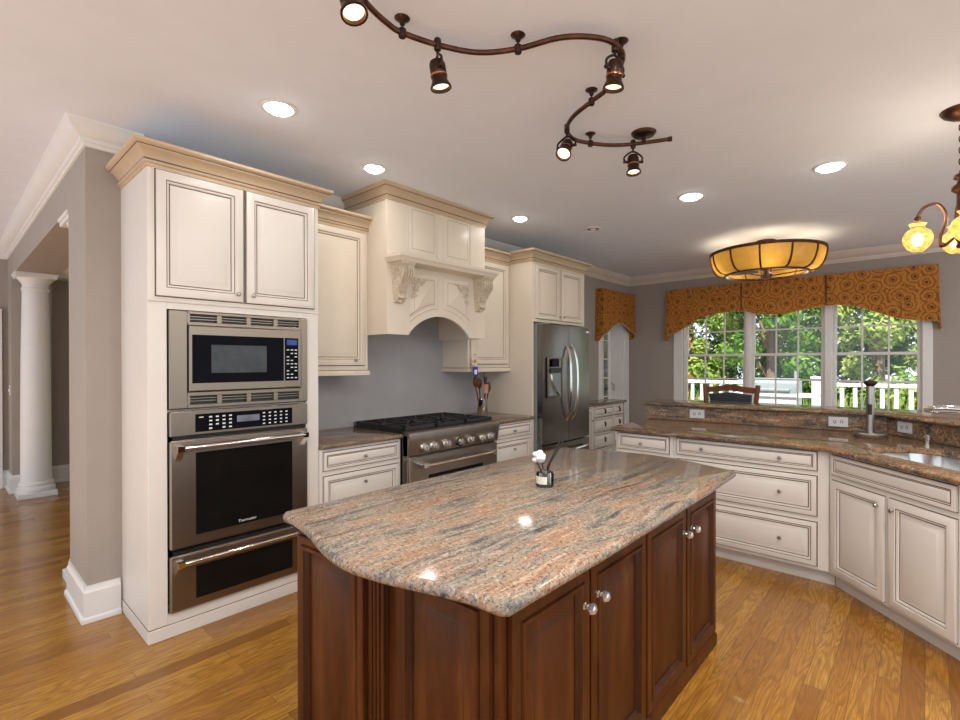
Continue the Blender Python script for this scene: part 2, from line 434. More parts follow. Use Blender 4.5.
def lamp(name, kind, loc, power, color, parent, size=.1, spot=None, direction=None):
    ld = bpy.data.lights.new(name, kind); ld.energy = power; ld.color = color
    if kind == 'SPOT': ld.spot_size = spot or 1.2; ld.spot_blend = .6; ld.shadow_soft_size = size
    elif kind == 'AREA': ld.shape = 'DISK'; ld.size = size
    else: ld.shadow_soft_size = size
    o = bpy.data.objects.new(name, ld); COL.objects.link(o); o.location = loc
    if direction: o.rotation_euler = Vector(direction).to_track_quat('-Z', 'Y').to_euler()
    if parent: o.parent = parent
    return o

# ------------------------------------------------------------------ room shell
struct('floor', MB().box(-2.0, XW+.1, -2.8, 10, -.1, 0), M['floor'])
struct('ceiling', MB().box(-2.0, XW+.15, -2.8, 3.55, ZC, ZC+.15).box(.70, XW+.15, 3.55, 3.80, ZC, ZC+.15).box(-2.0, .9, 3.55, 8.3, ZC, ZC+.15).box(.7, .9, 3.55, 3.8, ZC, ZC+.15), M['ceil'])
struct('ceiling_hall', MB().box(.9, 5, 3.80, 8.3, 2.46, 2.6), M['ceil'])
struct('wall_range', MB().box(.70, 5.0, YW, YW+.14, 0, ZC).box(5.0, 5.05, YS, YW+.14, 0, ZC), M['wall'])
struct('wall_stub', MB().box(.55, .70, 3.547, 4.08, 0, ZC).box(.70, .715, 3.547, 3.80, 0, ZC).box(.70, .88, 3.80, 4.08, 0, ZC), M['wall'])
struct('wall_header', MB().box(.55, .88, 4.08, 7.68, 2.42, ZC), M['wall'])
struct('wall_jamb', MB().box(.55, .88, 7.68, 8.1, 0, ZC), M['wall'])
struct('wall_hall', MB().box(-4, .9, 8.1, 8.2, 0, ZC).box(.88, 5, 8.0, 8.2, 0, 2.6), M['wall'])
struct('wall_backsplash', MB().box(1.66, 3.94, YW-.006, YW, .88, 2.4), plain('grey_backsplash', (.40, .395, .40), .45, var=.06, scale=3))
# dining side wall with a deep window opening x 6.36..7.10, z .50..2.20
mb = MB(); mb.box(5.05, 6.36, YS, YS+.28, 0, ZC).box(7.10, XW+.14, YS, YS+.28, 0, ZC).box(6.36, 7.10, YS, YS+.28, 0, .50).box(6.36, 7.10, YS, YS+.28, 2.2, ZC)
struct('wall_side', mb, M['wall'])
# window wall, one opening for three sashes
WY0, WY1, WZ0, WZ1 = .03, 2.705, .84, 2.26
mb = MB(); mb.box(XW, XW+.14, WY1, YS, 0, ZC).box(XW, XW+.14, -4.2, WY0, 0, ZC).box(XW, XW+.14, WY0, WY1, 0, WZ0).box(XW, XW+.14, WY0, WY1, WZ1, ZC)
struct('wall_window', mb, M['wall'])

crown = [(0, ZC), (.09, ZC), (.09, ZC-.012), (.082, ZC-.02), (.075, ZC-.045), (.045, ZC-.075), (.025, ZC-.085), (.022, ZC-.105), (.012, ZC-.11), (.010, ZC-.128), (0, ZC-.13)]
struct('trim_1', MB().sweep(crown, [(.55, 8.1), (.55, 3.547), (.715, 3.547), (.715, YW), (5.0, YW)]), M['white'])
struct('trim_3', MB().sweep(crown, [(5.0, YS), (XW, YS), (XW, -4.2)]), plain('cream_crown', (.70, .62, .54), .4, var=.03))
struct('trim_4', MB().sweep(crown, [(-4, 8.1), (.55, 8.1)]), M['white'])
basep = [(0, .20), (.008, .20), (.010, .175), (.018, .165), (.018, .03), (.028, .02), (.030, 0), (0, 0)]
struct('baseboard_stub', MB().sweep(basep, [(.55, 4.08), (.55, 3.547), (.70, 3.547)]), M['white'])
struct('baseboard_hall', MB().sweep(basep, [(.88, 8.0), (5, 8.0)]), M['white'])
struct('baseboard_jamb', MB().sweep(basep, [(-4, 8.1), (.55, 8.1), (.55, 7.68), (.88, 7.68)]), M['white'])
struct('baseboard_window', MB().sweep(basep, [(5.0, YS), (XW, YS), (XW, -4.2)]), M['white'])
struct('trim_5', MB().box(.35, .485, 8.06, 8.1, 0, 2.1, .004).box(.45, .50, 8.05, 8.1, 0, 2.08, .004), M['white'])

# window frames, sashes, panes
def sash(mb, y0, y1, z0, z1, x, st=.045, d=.035, nx=3, nz=2, mun=.018):
    mb.box(x, x+d, y0, y0+st, z0, z1, .004).box(x, x+d, y1-st, y1, z0, z1, .004)
    mb.box(x, x+d, y0+st, y1-st, z0, z0+st, .004).box(x, x+d, y0+st, y1-st, z1-st, z1, .004)
    a0, a1, b0, b1 = y0+st, y1-st, z0+st, z1-st
    for k in range(1, nx): c = a0+(a1-a0)*k/nx; mb.box(x+.008, x+d-.008, c-mun/2, c+mun/2, b0, b1)
    for k in range(1, nz): c = b0+(b1-b0)*k/nz; mb.box(x+.009, x+d-.009, a0, a1, c-mun/2, c+mun/2)
mull = [(1.855, 1.80), (.95, .875)]
spans = [(1.855, 2.705), (.95, 1.80), (.03, .875)]
for i, (a, b) in enumerate(spans):
    mb = MB()
    # jambs of this unit
    mb.box(XW+.02, XW+.13, a, a+.012, WZ0, WZ1).box(XW+.02, XW+.13, b-.012, b, WZ0, WZ1).box(XW+.02, XW+.13, a, b, WZ1-.025, WZ1).box(XW+.02, XW+.13, a, b, WZ0, WZ0+.03)
    o = struct('window_%d' % (i+1), mb, M['white'])
    m2 = MB(); sash(m2, a+.012, b-.012, 1.535, WZ1-.025, XW+.075, st=.033); m2.build('upper_sash', M['white'], o)
    m2 = MB(); sash(m2, a+.012, b-.012, WZ0+.03, 1.57, XW+.035, st=.033); m2.build('lower_sash', M['white'], o)
    m2 = MB(); m2.box(XW+.055, XW+.059, a+.03, b-.03, WZ0+.05, 1.55); m2.box(XW+.091, XW+.095, a+.03, b-.03, 1.55, WZ1-.05); m2.build('glass_pane', M['pane'], o)
mb = MB()
for a, b in mull: mb.box(XW-.015, XW+.14, b, a, WZ0, WZ1, .006)
mb.box(XW-.022, XW, 2.705, 2.845, WZ0-.02, 2.36, .006).box(XW-.022, XW, -.06, .03, WZ0-.02, 2.36, .006).box(XW-.022, XW, -.06, 2.845, 2.26, 2.36, .006)
mb.box(XW-.05, XW, -.08, 2.865, WZ0-.045, WZ0-.012, .006).box(XW-.02, XW, -.05, 2.835, WZ0-.13, WZ0-.045, .006)
struct('trim_6', mb, M['white'])
# side window (tall casement set deep in the wall)
mb = MB(); y0 = YS+.20
mb.box(6.36, 6.40, YS, YS+.28, .5, 2.2).box(7.06, 7.10, YS, YS+.28, .5, 2.2).box(6.36, 7.1, YS, YS+.28, 2.16, 2.2).box(6.36, 7.1, YS, YS+.28, .5, .54)
mb.box(6.28, 6.37, YS-.022, YS, .42, 2.28, .005).box(7.09, 7.235, YS-.022, YS, .42, 2.28, .005).box(6.28, 7.235, YS-.022, YS, 2.19, 2.28, .005).box(6.28, 7.235, YS-.03, YS, .42, .50, .005)
o = struct('window_4', mb, M['white'])
m2 = MB()
m2.box(6.40, 6.46, y0, y0+.04, .54, 2.16, .004).box(7.0, 7.06, y0, y0+.04, .54, 2.16, .004).box(6.46, 7.0, y0, y0+.04, .54, .62, .004).box(6.46, 7.0, y0, y0+.04, 2.09, 2.16, .004)
for k in range(1, 3): m2.box(6.46+.54*k/3-.009, 6.46+.54*k/3+.009, y0+.01, y0+.03, .62, 2.09)
for k in range(1, 5): m2.box(6.46, 7.0, y0+.011, y0+.029, .62+1.47*k/5-.009, .62+1.47*k/5+.009)
m2.build('casement_sash', M['white'], o)
MB().box(6.44, 7.02, y0+.018, y0+.022, .6, 2.11).build('glass_pane', M['pane'], o)
m2 = MB(); m2.tube([(7.05, y0-.05, 1.03), (7.05, y0-.05, 1.10), (7.05, y0-.01, 1.12)], .008); m2.ball((7.05, y0-.05, 1.02), .016); m2.build('crank_handle', M['pewter'], o)

# half wall carrying the raised bar
RF = [(4.49, 2.03), (4.68, .22), (3.93, -.43)]       # front face of the riser
mb = MB(); mb.prism([(4.52, 2.02), (4.71, .215), (3.95, -.44), (4.06, -.60), (4.90, .12), (4.90, .20), (4.74, 2.02)], 'z', 0, 1.035)
struct('wall_bar', mb, M['wall'])

# ------------------------------------------------------------------ columns at the hall opening
def column(label, loc):
    t = thing('column', label, 'column', loc, 0, 'white columns of the hall opening')
    b = MB(); b.box(-.16, .16, -.16, .16, 0, .055, .004); b.lathe([(.155, .055), (.163, .075), (.158, .10), (.145, .108), (.140, .125), (.147, .135), (.142, .155), (.128, .165)], segs=36)
    b.build('column_base', M['bluewhite'], t)
    MB().lathe([(.128, .165), (.126, .8), (.120, 1.5), (.108, 2.24)], segs=40).build('shaft', M['bluewhite'], t)
    b = MB(); b.lathe([(.108, 2.235), (.116, 2.24), (.116, 2.262), (.108, 2.268), (.108, 2.31), (.118, 2.318), (.124, 2.33), (.150, 2.362), (.150, 2.37)], segs=36)
    b.box(-.165, .165, -.165, .165, 2.37, 2.395, .003).box(-.175, .175, -.165, .165, 2.395, 2.42, .003)
    b.build('capital', M['bluewhite'], t)
column('white round column standing at the far end of the hall opening', (.715, 7.37, 0))
column('white column hidden behind the taupe wall end, only its base and capital edge showing', (.715, 4.255, 0))
t = thing('light_switch', 'small white light switch on the wall beside the far column', 'switch', (.55, 7.86, 1.14), -PI/2)
MB().box(-.036, .036, -.006, 0, -.058, .058, .003).build('plate', M['white'], t)
MB().box(-.008, .008, -.016, -.004, -.016, .016, .003).build('toggle', M['white'], t)

# ------------------------------------------------------------------ cabinet making
def door_rings(st=.055, deep=.017, edge=True):
    r = []
    if edge: r += [(-.011, 0, 0), (-.012, .006, 0), (-.006, .006, 0), (-.005, .001, 0), (.001, .001, 1)]
    else: r += [(0, 0, 0)]
    r += [(.001, deep-.002, 0), (.004, deep, 0), (st-.016, deep, 0), (st-.0145, deep-.005, 0), (st-.0105, deep-.005, 1), (st-.003, deep-.008, 0), (st, deep-.0155, 0), (st+.005, deep-.0155, 1),
          (st+.010, deep-.015, 0), (st+.036, deep-.001, 0), (st+.039, deep, 0)]
    return r
def drawer_rings(st=.03, deep=.017):
    return [(-.012, 0, 0), (-.012, .006, 0), (-.006, .006, 0), (-.005, .001, 0), (.001, .001, 1), (.001, deep-.002, 0), (.004, deep, 0), (st-.010, deep, 0), (st-.0085, deep-.004, 0), (st-.004, deep-.005, 1),
            (st, deep-.009, 0), (st+.004, deep-.009, 1), (st+.012, deep-.002, 0), (st+.015, deep-.001, 0)]
def knob(parent, x, z, y=-.017, r=.013):
    MB().lathe([(.007, 0), (.005, .010), (r*.8, .014), (r, .019), (r*.75, .025), (.002, .027)], (x, y, z), (0, -1, 0), 12).build('knob', M['pewter'], parent)
def crystal_knob(parent, x, z, y=-.018):
    b = MB(); b.lathe([(.012, 0), (.012, .004), (.006, .006), (.006, .014)], (x, y, z), (0, -1, 0), 10)
    b.build('knob_base', M['chrome'], parent)
    b = MB(); b.lathe([(.008, .013), (.017, .022), (.0185, .030), (.015, .039), (.008, .043)], (x, y, z), (0, -1, 0), 6)
    b.build('knob', M['crystal'], parent, smooth=0, label='clear faceted crystal knob')
def door(parent, x0, x1, z0, z1, kn=None, st=.055, mats=None, kfun=knob, y=0.0):
    d = MB().relief(rect(x0, x1, z0, z1), door_rings(st), y).build('door', mats or [M['cream'], M['glaze']], parent)
    if kn: kfun(d, kn[0], kn[1])
    return d
def drawer(parent, x0, x1, z0, z1, knobs=(), st=None, mats=None, km=None):
    if st is None: st = .028 if (z1-z0) < .17 else .045
    rg = drawer_rings(st) if (z1-z0) < .17 else door_rings(st)
    d = MB().relief(rect(x0, x1, z0, z1), rg).build('drawer', mats or [M['cream'], M['glaze']], parent)
    for k in knobs: knob(d, k[0], k[1])
    return d
CR = [(0, -.118), (.007, -.118), (.007, -.104), (.018, -.098), (.020, -.090), (.012, -.084), (.012, -.078), (.018, -.066), (.034, -.044), (.052, -.034), (.052, -.026), (.062, -.024), (.072, -.014), (.072, 0), (0, 0)]
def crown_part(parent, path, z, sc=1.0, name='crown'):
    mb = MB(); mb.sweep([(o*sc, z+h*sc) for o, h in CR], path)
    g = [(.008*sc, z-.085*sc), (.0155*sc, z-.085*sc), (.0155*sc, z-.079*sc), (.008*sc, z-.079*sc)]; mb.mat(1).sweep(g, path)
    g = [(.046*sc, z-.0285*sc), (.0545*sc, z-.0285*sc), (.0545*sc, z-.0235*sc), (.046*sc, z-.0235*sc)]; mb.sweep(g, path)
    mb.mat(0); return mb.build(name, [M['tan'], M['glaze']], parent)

# --- tall oven cabinet
TX, TY = .71, 3.008
t = thing('oven_cabinet', 'tall cream cabinet housing the microwave and oven beside the taupe wall end', 'cabinet', (TX, TY, 0))
W_ = .935
mb = MB()
mb.box(0, .085, 0, .63, .07, 2.56, .002).box(.85, W_, 0, .63, .07, 2.56, .002).box(.085, .85, 0, .63, 1.735, 2.56).box(.085, .85, 0, .60, .07, .125).box(.085, .85, .02, .06, 1.185, 1.20).box(.085, .85, .5, .63, .125, 1.74)
mb.build('body', M['cream'], t)
mb = MB(); mb.box(-.004, W_, -.006, .62, 0, .068, .003); mb.mat(1).box(-.002, W_, -.003, .6, .068, .071); mb.build('plinth', [M['cream'], M['glaze']], t)
door(t, .036, .463, 1.80, 2.452, (.430, 1.845), .06); door(t, .482, .902, 1.80, 2.452, (.515, 1.845), .06)
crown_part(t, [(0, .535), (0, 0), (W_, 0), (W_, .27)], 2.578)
mb = MB(); mb.sweep([(0, 1.768), (.004, 1.768), (.009, 1.773), (.004, 1.778), (0, 1.778)], [(0, 0), (W_, 0)]); mb.build('bead_moulding', M['cream'], t)

# --- microwave in its trim kit
t = thing('microwave', 'built in stainless microwave with vented trim above the wall oven', 'microwave', (.80, 3.0, 1.205))
mb = MB(); mb.box(0, .085, -.012, .04, 0, .525, .004).box(.715, .76, -.012, .04, 0, .525, .004).box(.085, .715, -.012, .04, 0, .02, .003).box(.085, .715, -.012, .04, .065, .088, .003).box(.085, .715, -.012, .04, .448, .468, .003).box(.085, .715, -.012, .04, .508, .525, .003)
for k in range(5): x = .085+.63*k/4; mb.box(max(.08, x-.012), min(.72, x+.012), -.010, .04, .015, .07).box(max(.08, x-.012), min(.72, x+.012), -.010, .04, .465, .51)
tk = mb.build('trim_frame', M['steel'], t)
for z in (.036, .051, .480, .494): MB().box(.09, .71, -.006, .03, z, z+.004).build('louvre', M['steel'], tk)
MB().box(.03, .73, .012, .35, .012, .515).build('housing', M['black'], t)
mb = MB(); mb.relief(rect(.088, .712, .092, .446), [(0, -.01, 0), (0, .022, 0), (.004, .026, 0), (.010, .026, 0)]); dr = mb.build('door', M['steel'], t)
MB().box(.102, .600, -.0285, -.02, .135, .398, .002).build('door_glass', M['blackglass'], dr)
MB().box(.195, .495, -.0292, -.028, .19, .345).build('viewing_window', M['mwscreen'], dr)
cp = MB().box(.606, .692, -.0285, -.02, .135, .398, .002).build('control_panel', M['blackglass'], t)
MB().box(.618, .682, -.0295, -.028, .355, .388).build('display', M['display'], cp)
mb = MB()
for r in range(9):
    for c in range(3):
        if (r+c) % 4 != 3: mb.box(.617+c*.025, .632+c*.025, -.0293, -.028, .150+r*.0215, .156+r*.0215)
mb.build('keypad', M['dots'], cp)
MB().box(.606, .700, -.0285, -.02, .098, .128, .002).build('release_button', M['steel'], t)

# --- wall oven + warming drawer
def bar_handle(parent, x0, x1, z, y=-.02, r=.013, name='handle'):
    mb = MB(); mb.tube([(x0, y-.045, z), (x1, y-.045, z)], r, 14)
    h = mb.build(name, M['chrome'], parent)
    for x in (x0+.012, x1-.012):
        m2 = MB(); m2.prism([(y+.004, z-.075), (y-.012, z-.055), (y-.058, z-.016), (y-.060, z+.014), (y+.004, z+.016)], 'x', x-.022, x+.010)
        m2.lathe([(r+.003, -.02), (r+.003, .02)], (x+(.03 if x < (x0+x1)/2 else -.03), y-.045, z), (1, 0, 0), 14)
        m2.build('handle_bracket', M['chrome'], h)
    return h
t = thing('built_in_oven', 'stainless single wall oven with black window below the microwave', 'oven', (.80, 3.0, 0))
MB().box(.02, .74, .01, .5, .45, 1.19).build('housing', M['black'], t)
mb = MB(); mb.box(0, .757, -.018, .02, 1.058, 1.193, .006); cp = mb.build('control_panel', M['steel'], t)
MB().box(.118, .655, -.0215, -.015, 1.075, 1.172, .002).build('control_glass', M['blackglass'], cp)
MB().box(.33, .455, -.0225, -.021, 1.112, 1.148).build('display', M['display2'], cp)
mb = MB()
for r in range(4):
    for c in range(4):
        if not (r == 0 and c == 1): mb.box(.185+c*.034, .200+c*.034, -.0223, -.021, 1.086+r*.021, 1.094+r*.021)
    for c in range(5): mb.box(.475+c*.034, .488+c*.034, -.0223, -.021, 1.086+r*.021, 1.093+r*.021)
mb.box(.135, .157, -.0223, -.021, 1.152, 1.157)
mb.build('keypad', M['dots'], cp)
dr = MB().box(0, .757, -.02, .012, .462, 1.038, .007).build('door', M['steel'], t)
MB().box(.118, .655, -.0225, -.015, .52, .965, .003).build('door_window', M['ovenglass'], dr)
mb = MB()
for z in (.62, .74, .86): mb.box(.13, .64, -.0229, -.0224, z, z+.003)
bar_handle(dr, .03, .735, 1.0)
tx = bpy.data.curves.new('lettering', 'FONT'); tx.body = 'Thermador'; tx.size = .022; tx.extrude = .0004; tx.align_x = 'CENTER'
to = bpy.data.objects.new('lettering', tx); COL.objects.link(to); to.parent = dr; to.location = (.385, -.0232, .535); to.rotation_euler = (PI/2, 0, 0)
bpy.context.view_layer.update()
me = bpy.data.meshes.new_from_object(to.evaluated_get(bpy.context.evaluated_depsgraph_get())); me.materials.clear(); me.materials.append(M['dots'])
lo_ = bpy.data.objects.new('lettering', me); COL.objects.link(lo_); lo_.parent = dr; lo_.location = to.location; lo_.rotation_euler = to.rotation_euler; bpy.data.objects.remove(to); lo_.name = 'lettering'
t = thing('warming_drawer', 'stainless warming drawer with dark window below the wall oven', 'drawer', (.80, 3.0, 0))
MB().box(.02, .74, .01, .5, .14, .445).build('housing', M['black'], t)
dr = MB().box(0, .757, -.02, .012, .130, .428, .007).build('drawer_front', M['steel'], t)
MB().box(.118, .655, -.0225, -.015, .175, .352, .003).build('drawer_window', M['ovenglass'], dr)
bar_handle(dr, .03, .735, .392)

# --- upper cabinets
def upper(label, x0, x1, yf, z0, z1, kx):
    w_ = x1-x0; d_ = YW-yf
    t = thing('upper_cabinet', label, 'cabinet', (x0, yf, z0), 0, 'cream wall cabinets on the range wall')
    h = z1-z0
    MB().box(0, w_, 0, d_-.002, .03, h-.01, .002).build('body', M['lampwarm'], t)
    door(t, .03, w_-.03, .075, h-.125, (kx, .115), .06, [M['lampwarm'], M['glaze']])
    crown_part(t, [(0, d_), (0, 0), (w_, 0), (w_, d_)], h)
    mb = MB(); mb.sweep([(0, 0), (.012, 0), (.014, .022), (.008, .028), (.004, .036), (0, .036)], [(0, d_), (0, 0), (w_, 0), (w_, d_)])
    mb.mat(1).sweep([(.004, .036), (.0065, .036), (.0065, .040), (.004, .040)], [(0, d_), (0, 0), (w_, 0), (w_, d_)])
    mb.build('light_rail', [M['lampwarm'], M['glaze']], t)
    return t
upper('cream single door wall cabinet between the tall oven cabinet and the hood', 1.647, 2.218, 3.30, 1.355, 2.575, .45)
upper('cream wall cabinet between the hood and the refrigerator cabinet', 3.33, 3.945, 3.30, 1.36, 2.575, .05)

# --- range hood
HX, HY, HW, HD = 2.22, 3.05, 1.08, .61
t = thing('range_hood', 'cream carved wood range hood with arched opening above the range', 'range hood', (HX, HY, 0))
def arc_pts(x0, x1, z0, rise, n=16):
    c = (x1-x0)/2; R = (c*c+rise*rise)/(2*rise); cx = (x0+x1)/2; cz = z0+rise-R; a = math.asin(c/R)
    return [(cx+R*math.sin(-a+2*a*k/n), cz+R*math.cos(-a+2*a*k/n)) for k in range(n+1)]
arc = arc_pts(.20, .88, 1.667, .165)
front = [(0, 1.667)]+arc+[(HW, 1.667), (HW, 2.72), (0, 2.72)]
mb = MB(); mb.prism(front, 'y', 0, .025); mb.box(0, .02, .025, HD-.002, 1.667, 2.72).box(HW-.02, HW, .025, HD-.002, 1.667, 2.72).box(.02, HW-.02, .025, HD-.002, 2.69, 2.72).box(.02, HW-.02, .05, HD-.02, 1.92, 1.95)
mb.build('body', M['lampwarm'], t)
prg = [(0, 0, 0), (.001, -.0, 0), (.004, .003, 0), (.008, .004, 0), (.011, -.004, 0), (.015, -.004, 1), (.018, -.003, 0), (.045, .010, 0), (.0475, .010, 1), (.050, .0115, 0)]
for a, b in ((.185, .505), (.565, .895)):
    MB().relief(rect(a, b, 2.30, 2.70), prg).build('upper_panel', [M['lampwarm'], M['glaze']], t)
def under_arc(x):
    best = min(arc, key=lambda p: abs(p[0]-x)); return best[1]
for a, b, sgn in ((.205, .505, 1), (.565, .875, -1)):
    n = 10; lower = [(a+(b-a)*k/n, 0) for k in range(n+1)]
    lower = [(x, 1.737+.155*(1-((x-.54)/.36)**2)) for x, _ in lower]
    MB().relief(lower+[(b, 2.165), (a, 2.165)], prg).build('arched_panel', [M['lampwarm'], M['glaze']], t)
    # pierced corner scrollwork
    mb = MB(); cx, cz = (a+.02, 2.13) if sgn > 0 else (b-.02, 2.13)
    def q(u, v_): return (cx+sgn*u, -.014, cz-v_)
    def curl(p, r, turn, n=9):
        return [q(p[0]+(r*(1-k/n*.75))*math.cos(turn+k*.75), p[1]+(r*(1-k/n*.75))*math.sin(turn+k*.75)) for k in range(n+1)]
    mb.tube(bez([q(.01, .17), q(.035, .12), q(.04, .06), q(.09, .04), q(.15, .012)], 5), [.007]*20+[.004], 6)
    for p, r, tr in (((.03, .14), .022, .3), ((.055, .085), .026, 1.2), ((.03, .05), .026, 2.6), ((.075, .03), .024, .8), ((.12, .035), .018, 2.0), ((.02, .10), .018, 4)):
        mb.tube(curl(p, r, tr), .0055, 6)
    for p, an in (((.012, .16), 1.2), ((.15, .012), 0), ((.05, .11), .6), ((.095, .06), .4), ((.03, .02), .8)):
        mb.ball(q(*p), .018, (1, .35, .5), 8, 5, Matrix.Rotation(-sgn*an, 3, 'Y'))
    mb.build('scroll_applique', M['carve'], t)
# mantel shelf with chamfered ends
mb = MB(); sh = [(.0, .18), (.0, .03), (.018, -.155), (HW-.018, -.155), (HW, .03)]
mb.sweep([(0, 2.205), (.008, 2.205), (.016, 2.225), (.028, 2.236), (.030, 2.255), (0, 2.255)], [(0, .0), (.022, -.145), (HW-.022, -.145), (HW, .0)])
mb.prism([(0, 0), (.022, -.145), (HW-.022, -.145), (HW, 0)], 'z', 2.203, 2.254)
mb.build('mantel_shelf', M['lampwarm'], t)
for x in (.095, HW-.095):
    prof = [(0, 2.205), (-.135, 2.205), (-.137, 2.18), (-.128, 2.165), (-.132, 2.13), (-.120, 2.085), (-.092, 2.045), (-.068, 2.01), (-.058, 1.975), (-.062, 1.955), (-.066, 1.94), (-.045, 1.925), (-.03, 1.91), (0, 1.905)]
    mb = MB(); a = mb.pts([(x-.06*(.62+.38*(z-1.905)/.3), y, z) for y, z in prof]); b = mb.pts([(x+.06*(.62+.38*(z-1.905)/.3), y, z) for y, z in prof])
    mb.face(a); mb.face(b[::-1]); mb.strip(a, b)
    mb.box(x-.068, x+.068, -.145, 0, 2.185, 2.205, .004)
    for k in range(5):
        u = -2+k
        mb.tube(bez([(x+u*.022, -.134, 2.165), (x+u*.024, -.136, 2.11), (x+u*.019, -.098, 2.05), (x+u*.010, -.066, 1.985)], 5), [.009]*15+[.004], 6)
        mb.ball((x+u*.023, -.138, 2.155-abs(u)*.01), .013, (.8, .6, 1.3), 8, 5)
    for s_ in (-1, 1):
        sp = [(x+s_*.058, -.09+.04*math.cos(k*.6)*(1-k/16), 2.13+.04*math.sin(k*.6)*(1-k/16)) for k in range(15)]
        mb.tube(sp, .006, 6)
    mb.ball((x, -.064, 1.945), .016, (2.2, .8, .9)); mb.ball((x, -.035, 1.915), .014, (2.0, .9, .8))
    mb.build('corbel', M['carve'], t)
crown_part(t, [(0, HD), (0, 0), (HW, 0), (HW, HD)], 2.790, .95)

# --- base cabinets and worktops either side of the range
def base_cab(label, loc, rz, w_, d_, rows, toe=.1, group='cream base cabinets on the range wall', left_side=True):
    t = thing('base_cabinet', label, 'cabinet', loc, rz, group)
    MB().box(0, w_, 0, d_, toe, .878, .0015).build('body', M['cream'], t)
    MB().box(0, w_+(.024 if 'three' in label else 0), .07, d_, 0, toe).build('toe_kick', M['cream'], t)
    for (x0, x1, z0, z1, kn) in rows: drawer(t, x0, x1, z0, z1, kn)
    return t
base_cab('cream drawer base cabinet to the left of the range', (1.647, 3.0, 0), 0, .655, .655, [(.025, .63, .735, .855, [(.33, .795)]), (.025, .63, .435, .695, [(.33, .62)]), (.025, .63, .125, .395, [(.33, .31)])])
base_cab('cream drawer base cabinet between the range and the refrigerator', (3.34, 3.0, 0), 0, .605, .655, [(.03, .575, .735, .855, [(.30, .795)]), (.03, .575, .435, .695, [(.30, .62)]), (.03, .575, .125, .395, [(.30, .31)])])
def ctop(name, label, outline, mat, z0=.879, z1=.914, hole=None, group=None):
    mb = MB().slab(outline, z0, z1, .014, hole)
    return mb.build(name, mat, cat='countertop', label=label, smooth=50, group=group)
ctop('countertop', 'short brown granite worktop left of the range', [(1.648, 2.965), (2.305, 2.965), (2.305, 3.655), (1.648, 3.655)], M['gr_range'])
ctop('countertop', 'short brown granite worktop between range and refrigerator', [(3.338, 2.965), (3.944, 2.965), (3.944, 3.655), (3.338, 3.655)], M['gr_range'])

# --- range
RX, RY, RW = 2.312, 2.93, 1.02
t = thing('range', 'wide stainless gas range with black grates and seven knobs under the hood', 'range', (RX, RY, 0))
MB().box(.004, RW-.004, .03, .71, .10, .90, .003).box(0, .02, -.005, .06, .1, .90, .003).build('body', M['steelv'], t)
for x in (.06, RW-.06):
    for y in (.1, .6): MB().lathe([(.025, 0), (.025, .06), (.02, .10)], (x, y, 0), segs=12).build('leg', M['steelr'], t)
mb = MB(); mb.prism([(.03, .745), (-.005, .75), (-.022, .85), (-.030, .895), (-.022, .918), (.0, .926), (.05, .926), (.05, .745)], 'x', .0, RW); cp = mb.build('control_panel', M['steelr'], t)
for k, x in enumerate((.155, .248, .385, .53, .662, .81, .915)):
    c = (x, -.014, .795)
    m2 = MB(); m2.lathe([(.040, 0), (.040, .006), (.034, .010)], c, (0, -1, .15), 20); bz = m2.build('knob_bezel', M['pewter'] if k != 3 else M['black'], cp)
    m2 = MB(); m2.lathe([(.026, .008), (.026, .034), (.022, .042)], c, (0, -1, .15), 18); m2.box(x-.006, x+.006, -.064, -.05, .775, .825, .003); m2.build('knob', M['chrome'], cp)
MB().box(.47, .58, -.0235, -.012, .855, .878, .002).build('display', M['blackglass'], cp)
dr = MB().box(.012, RW-.012, -.012, .03, .20, .735, .006).build('oven_door', M['steelr'], t)
MB().box(.2, RW-.2, -.0135, -.008, .28, .58, .003).build('oven_window', M['ovenglass'], dr)
m2 = MB(); m2.tube([(.13, -.075, .665), (RW-.13, -.075, .665)], .013, 12); hd = m2.build('handle', M['chrome'], dr)
for x in (.12, RW-.12):
    MB().box(x-.03, x+.03, -.085, -.008, .645, .685, .006).build('handle_bracket', M['chrome'], hd)
MB().box(.012, RW-.012, -.006, .03, .105, .195, .004).build('kick_panel', M['steelr'], t)
MB().box(.0, RW, .045, .71, .90, .926, .004).build('cooktop', M['black'], t)
for gx in range(3):
    mb = MB(); x0 = .012+gx*.333; x1 = x0+.328
    for a, b, c, d in ((x0, x1, .055, .073), (x0, x1, .672, .690), (x0, x0+.018, .055, .69), (x1-.018, x1, .055, .69), (x0, x1, .363, .381)):
        mb.box(a, b, c, d, .930, .958, .003)
    cx = (x0+x1)/2
    for cy_ in (.215, .53):
        for k in range(4):
            an = PI/4+k*PI/2
            mb.tube([(cx+.035*math.cos(an), cy_+.035*math.sin(an), .953), (cx+.16*math.cos(an)*1.0, cy_+.2*math.sin(an)*.98, .953)], .007, 6)
            an = k*PI/2
            mb.tube([(cx+.03*math.cos(an), cy_+.03*math.sin(an), .953), (cx+.155*math.cos(an), cy_+.145*math.sin(an), .953)], .007, 6)
    mb.build('grate', M['iron'], t)
    for cy_ in (.215, .53): MB().lathe([(.05, .926), (.05, .935), (.035, .938), (.035, .944), (.01, .946)], (cx, cy_, 0), segs=20).build('burner', M['black'], t)
MB().box(0, RW, .69, .718, .90, .955, .004).build('rear_trim', M['steelr'], t)

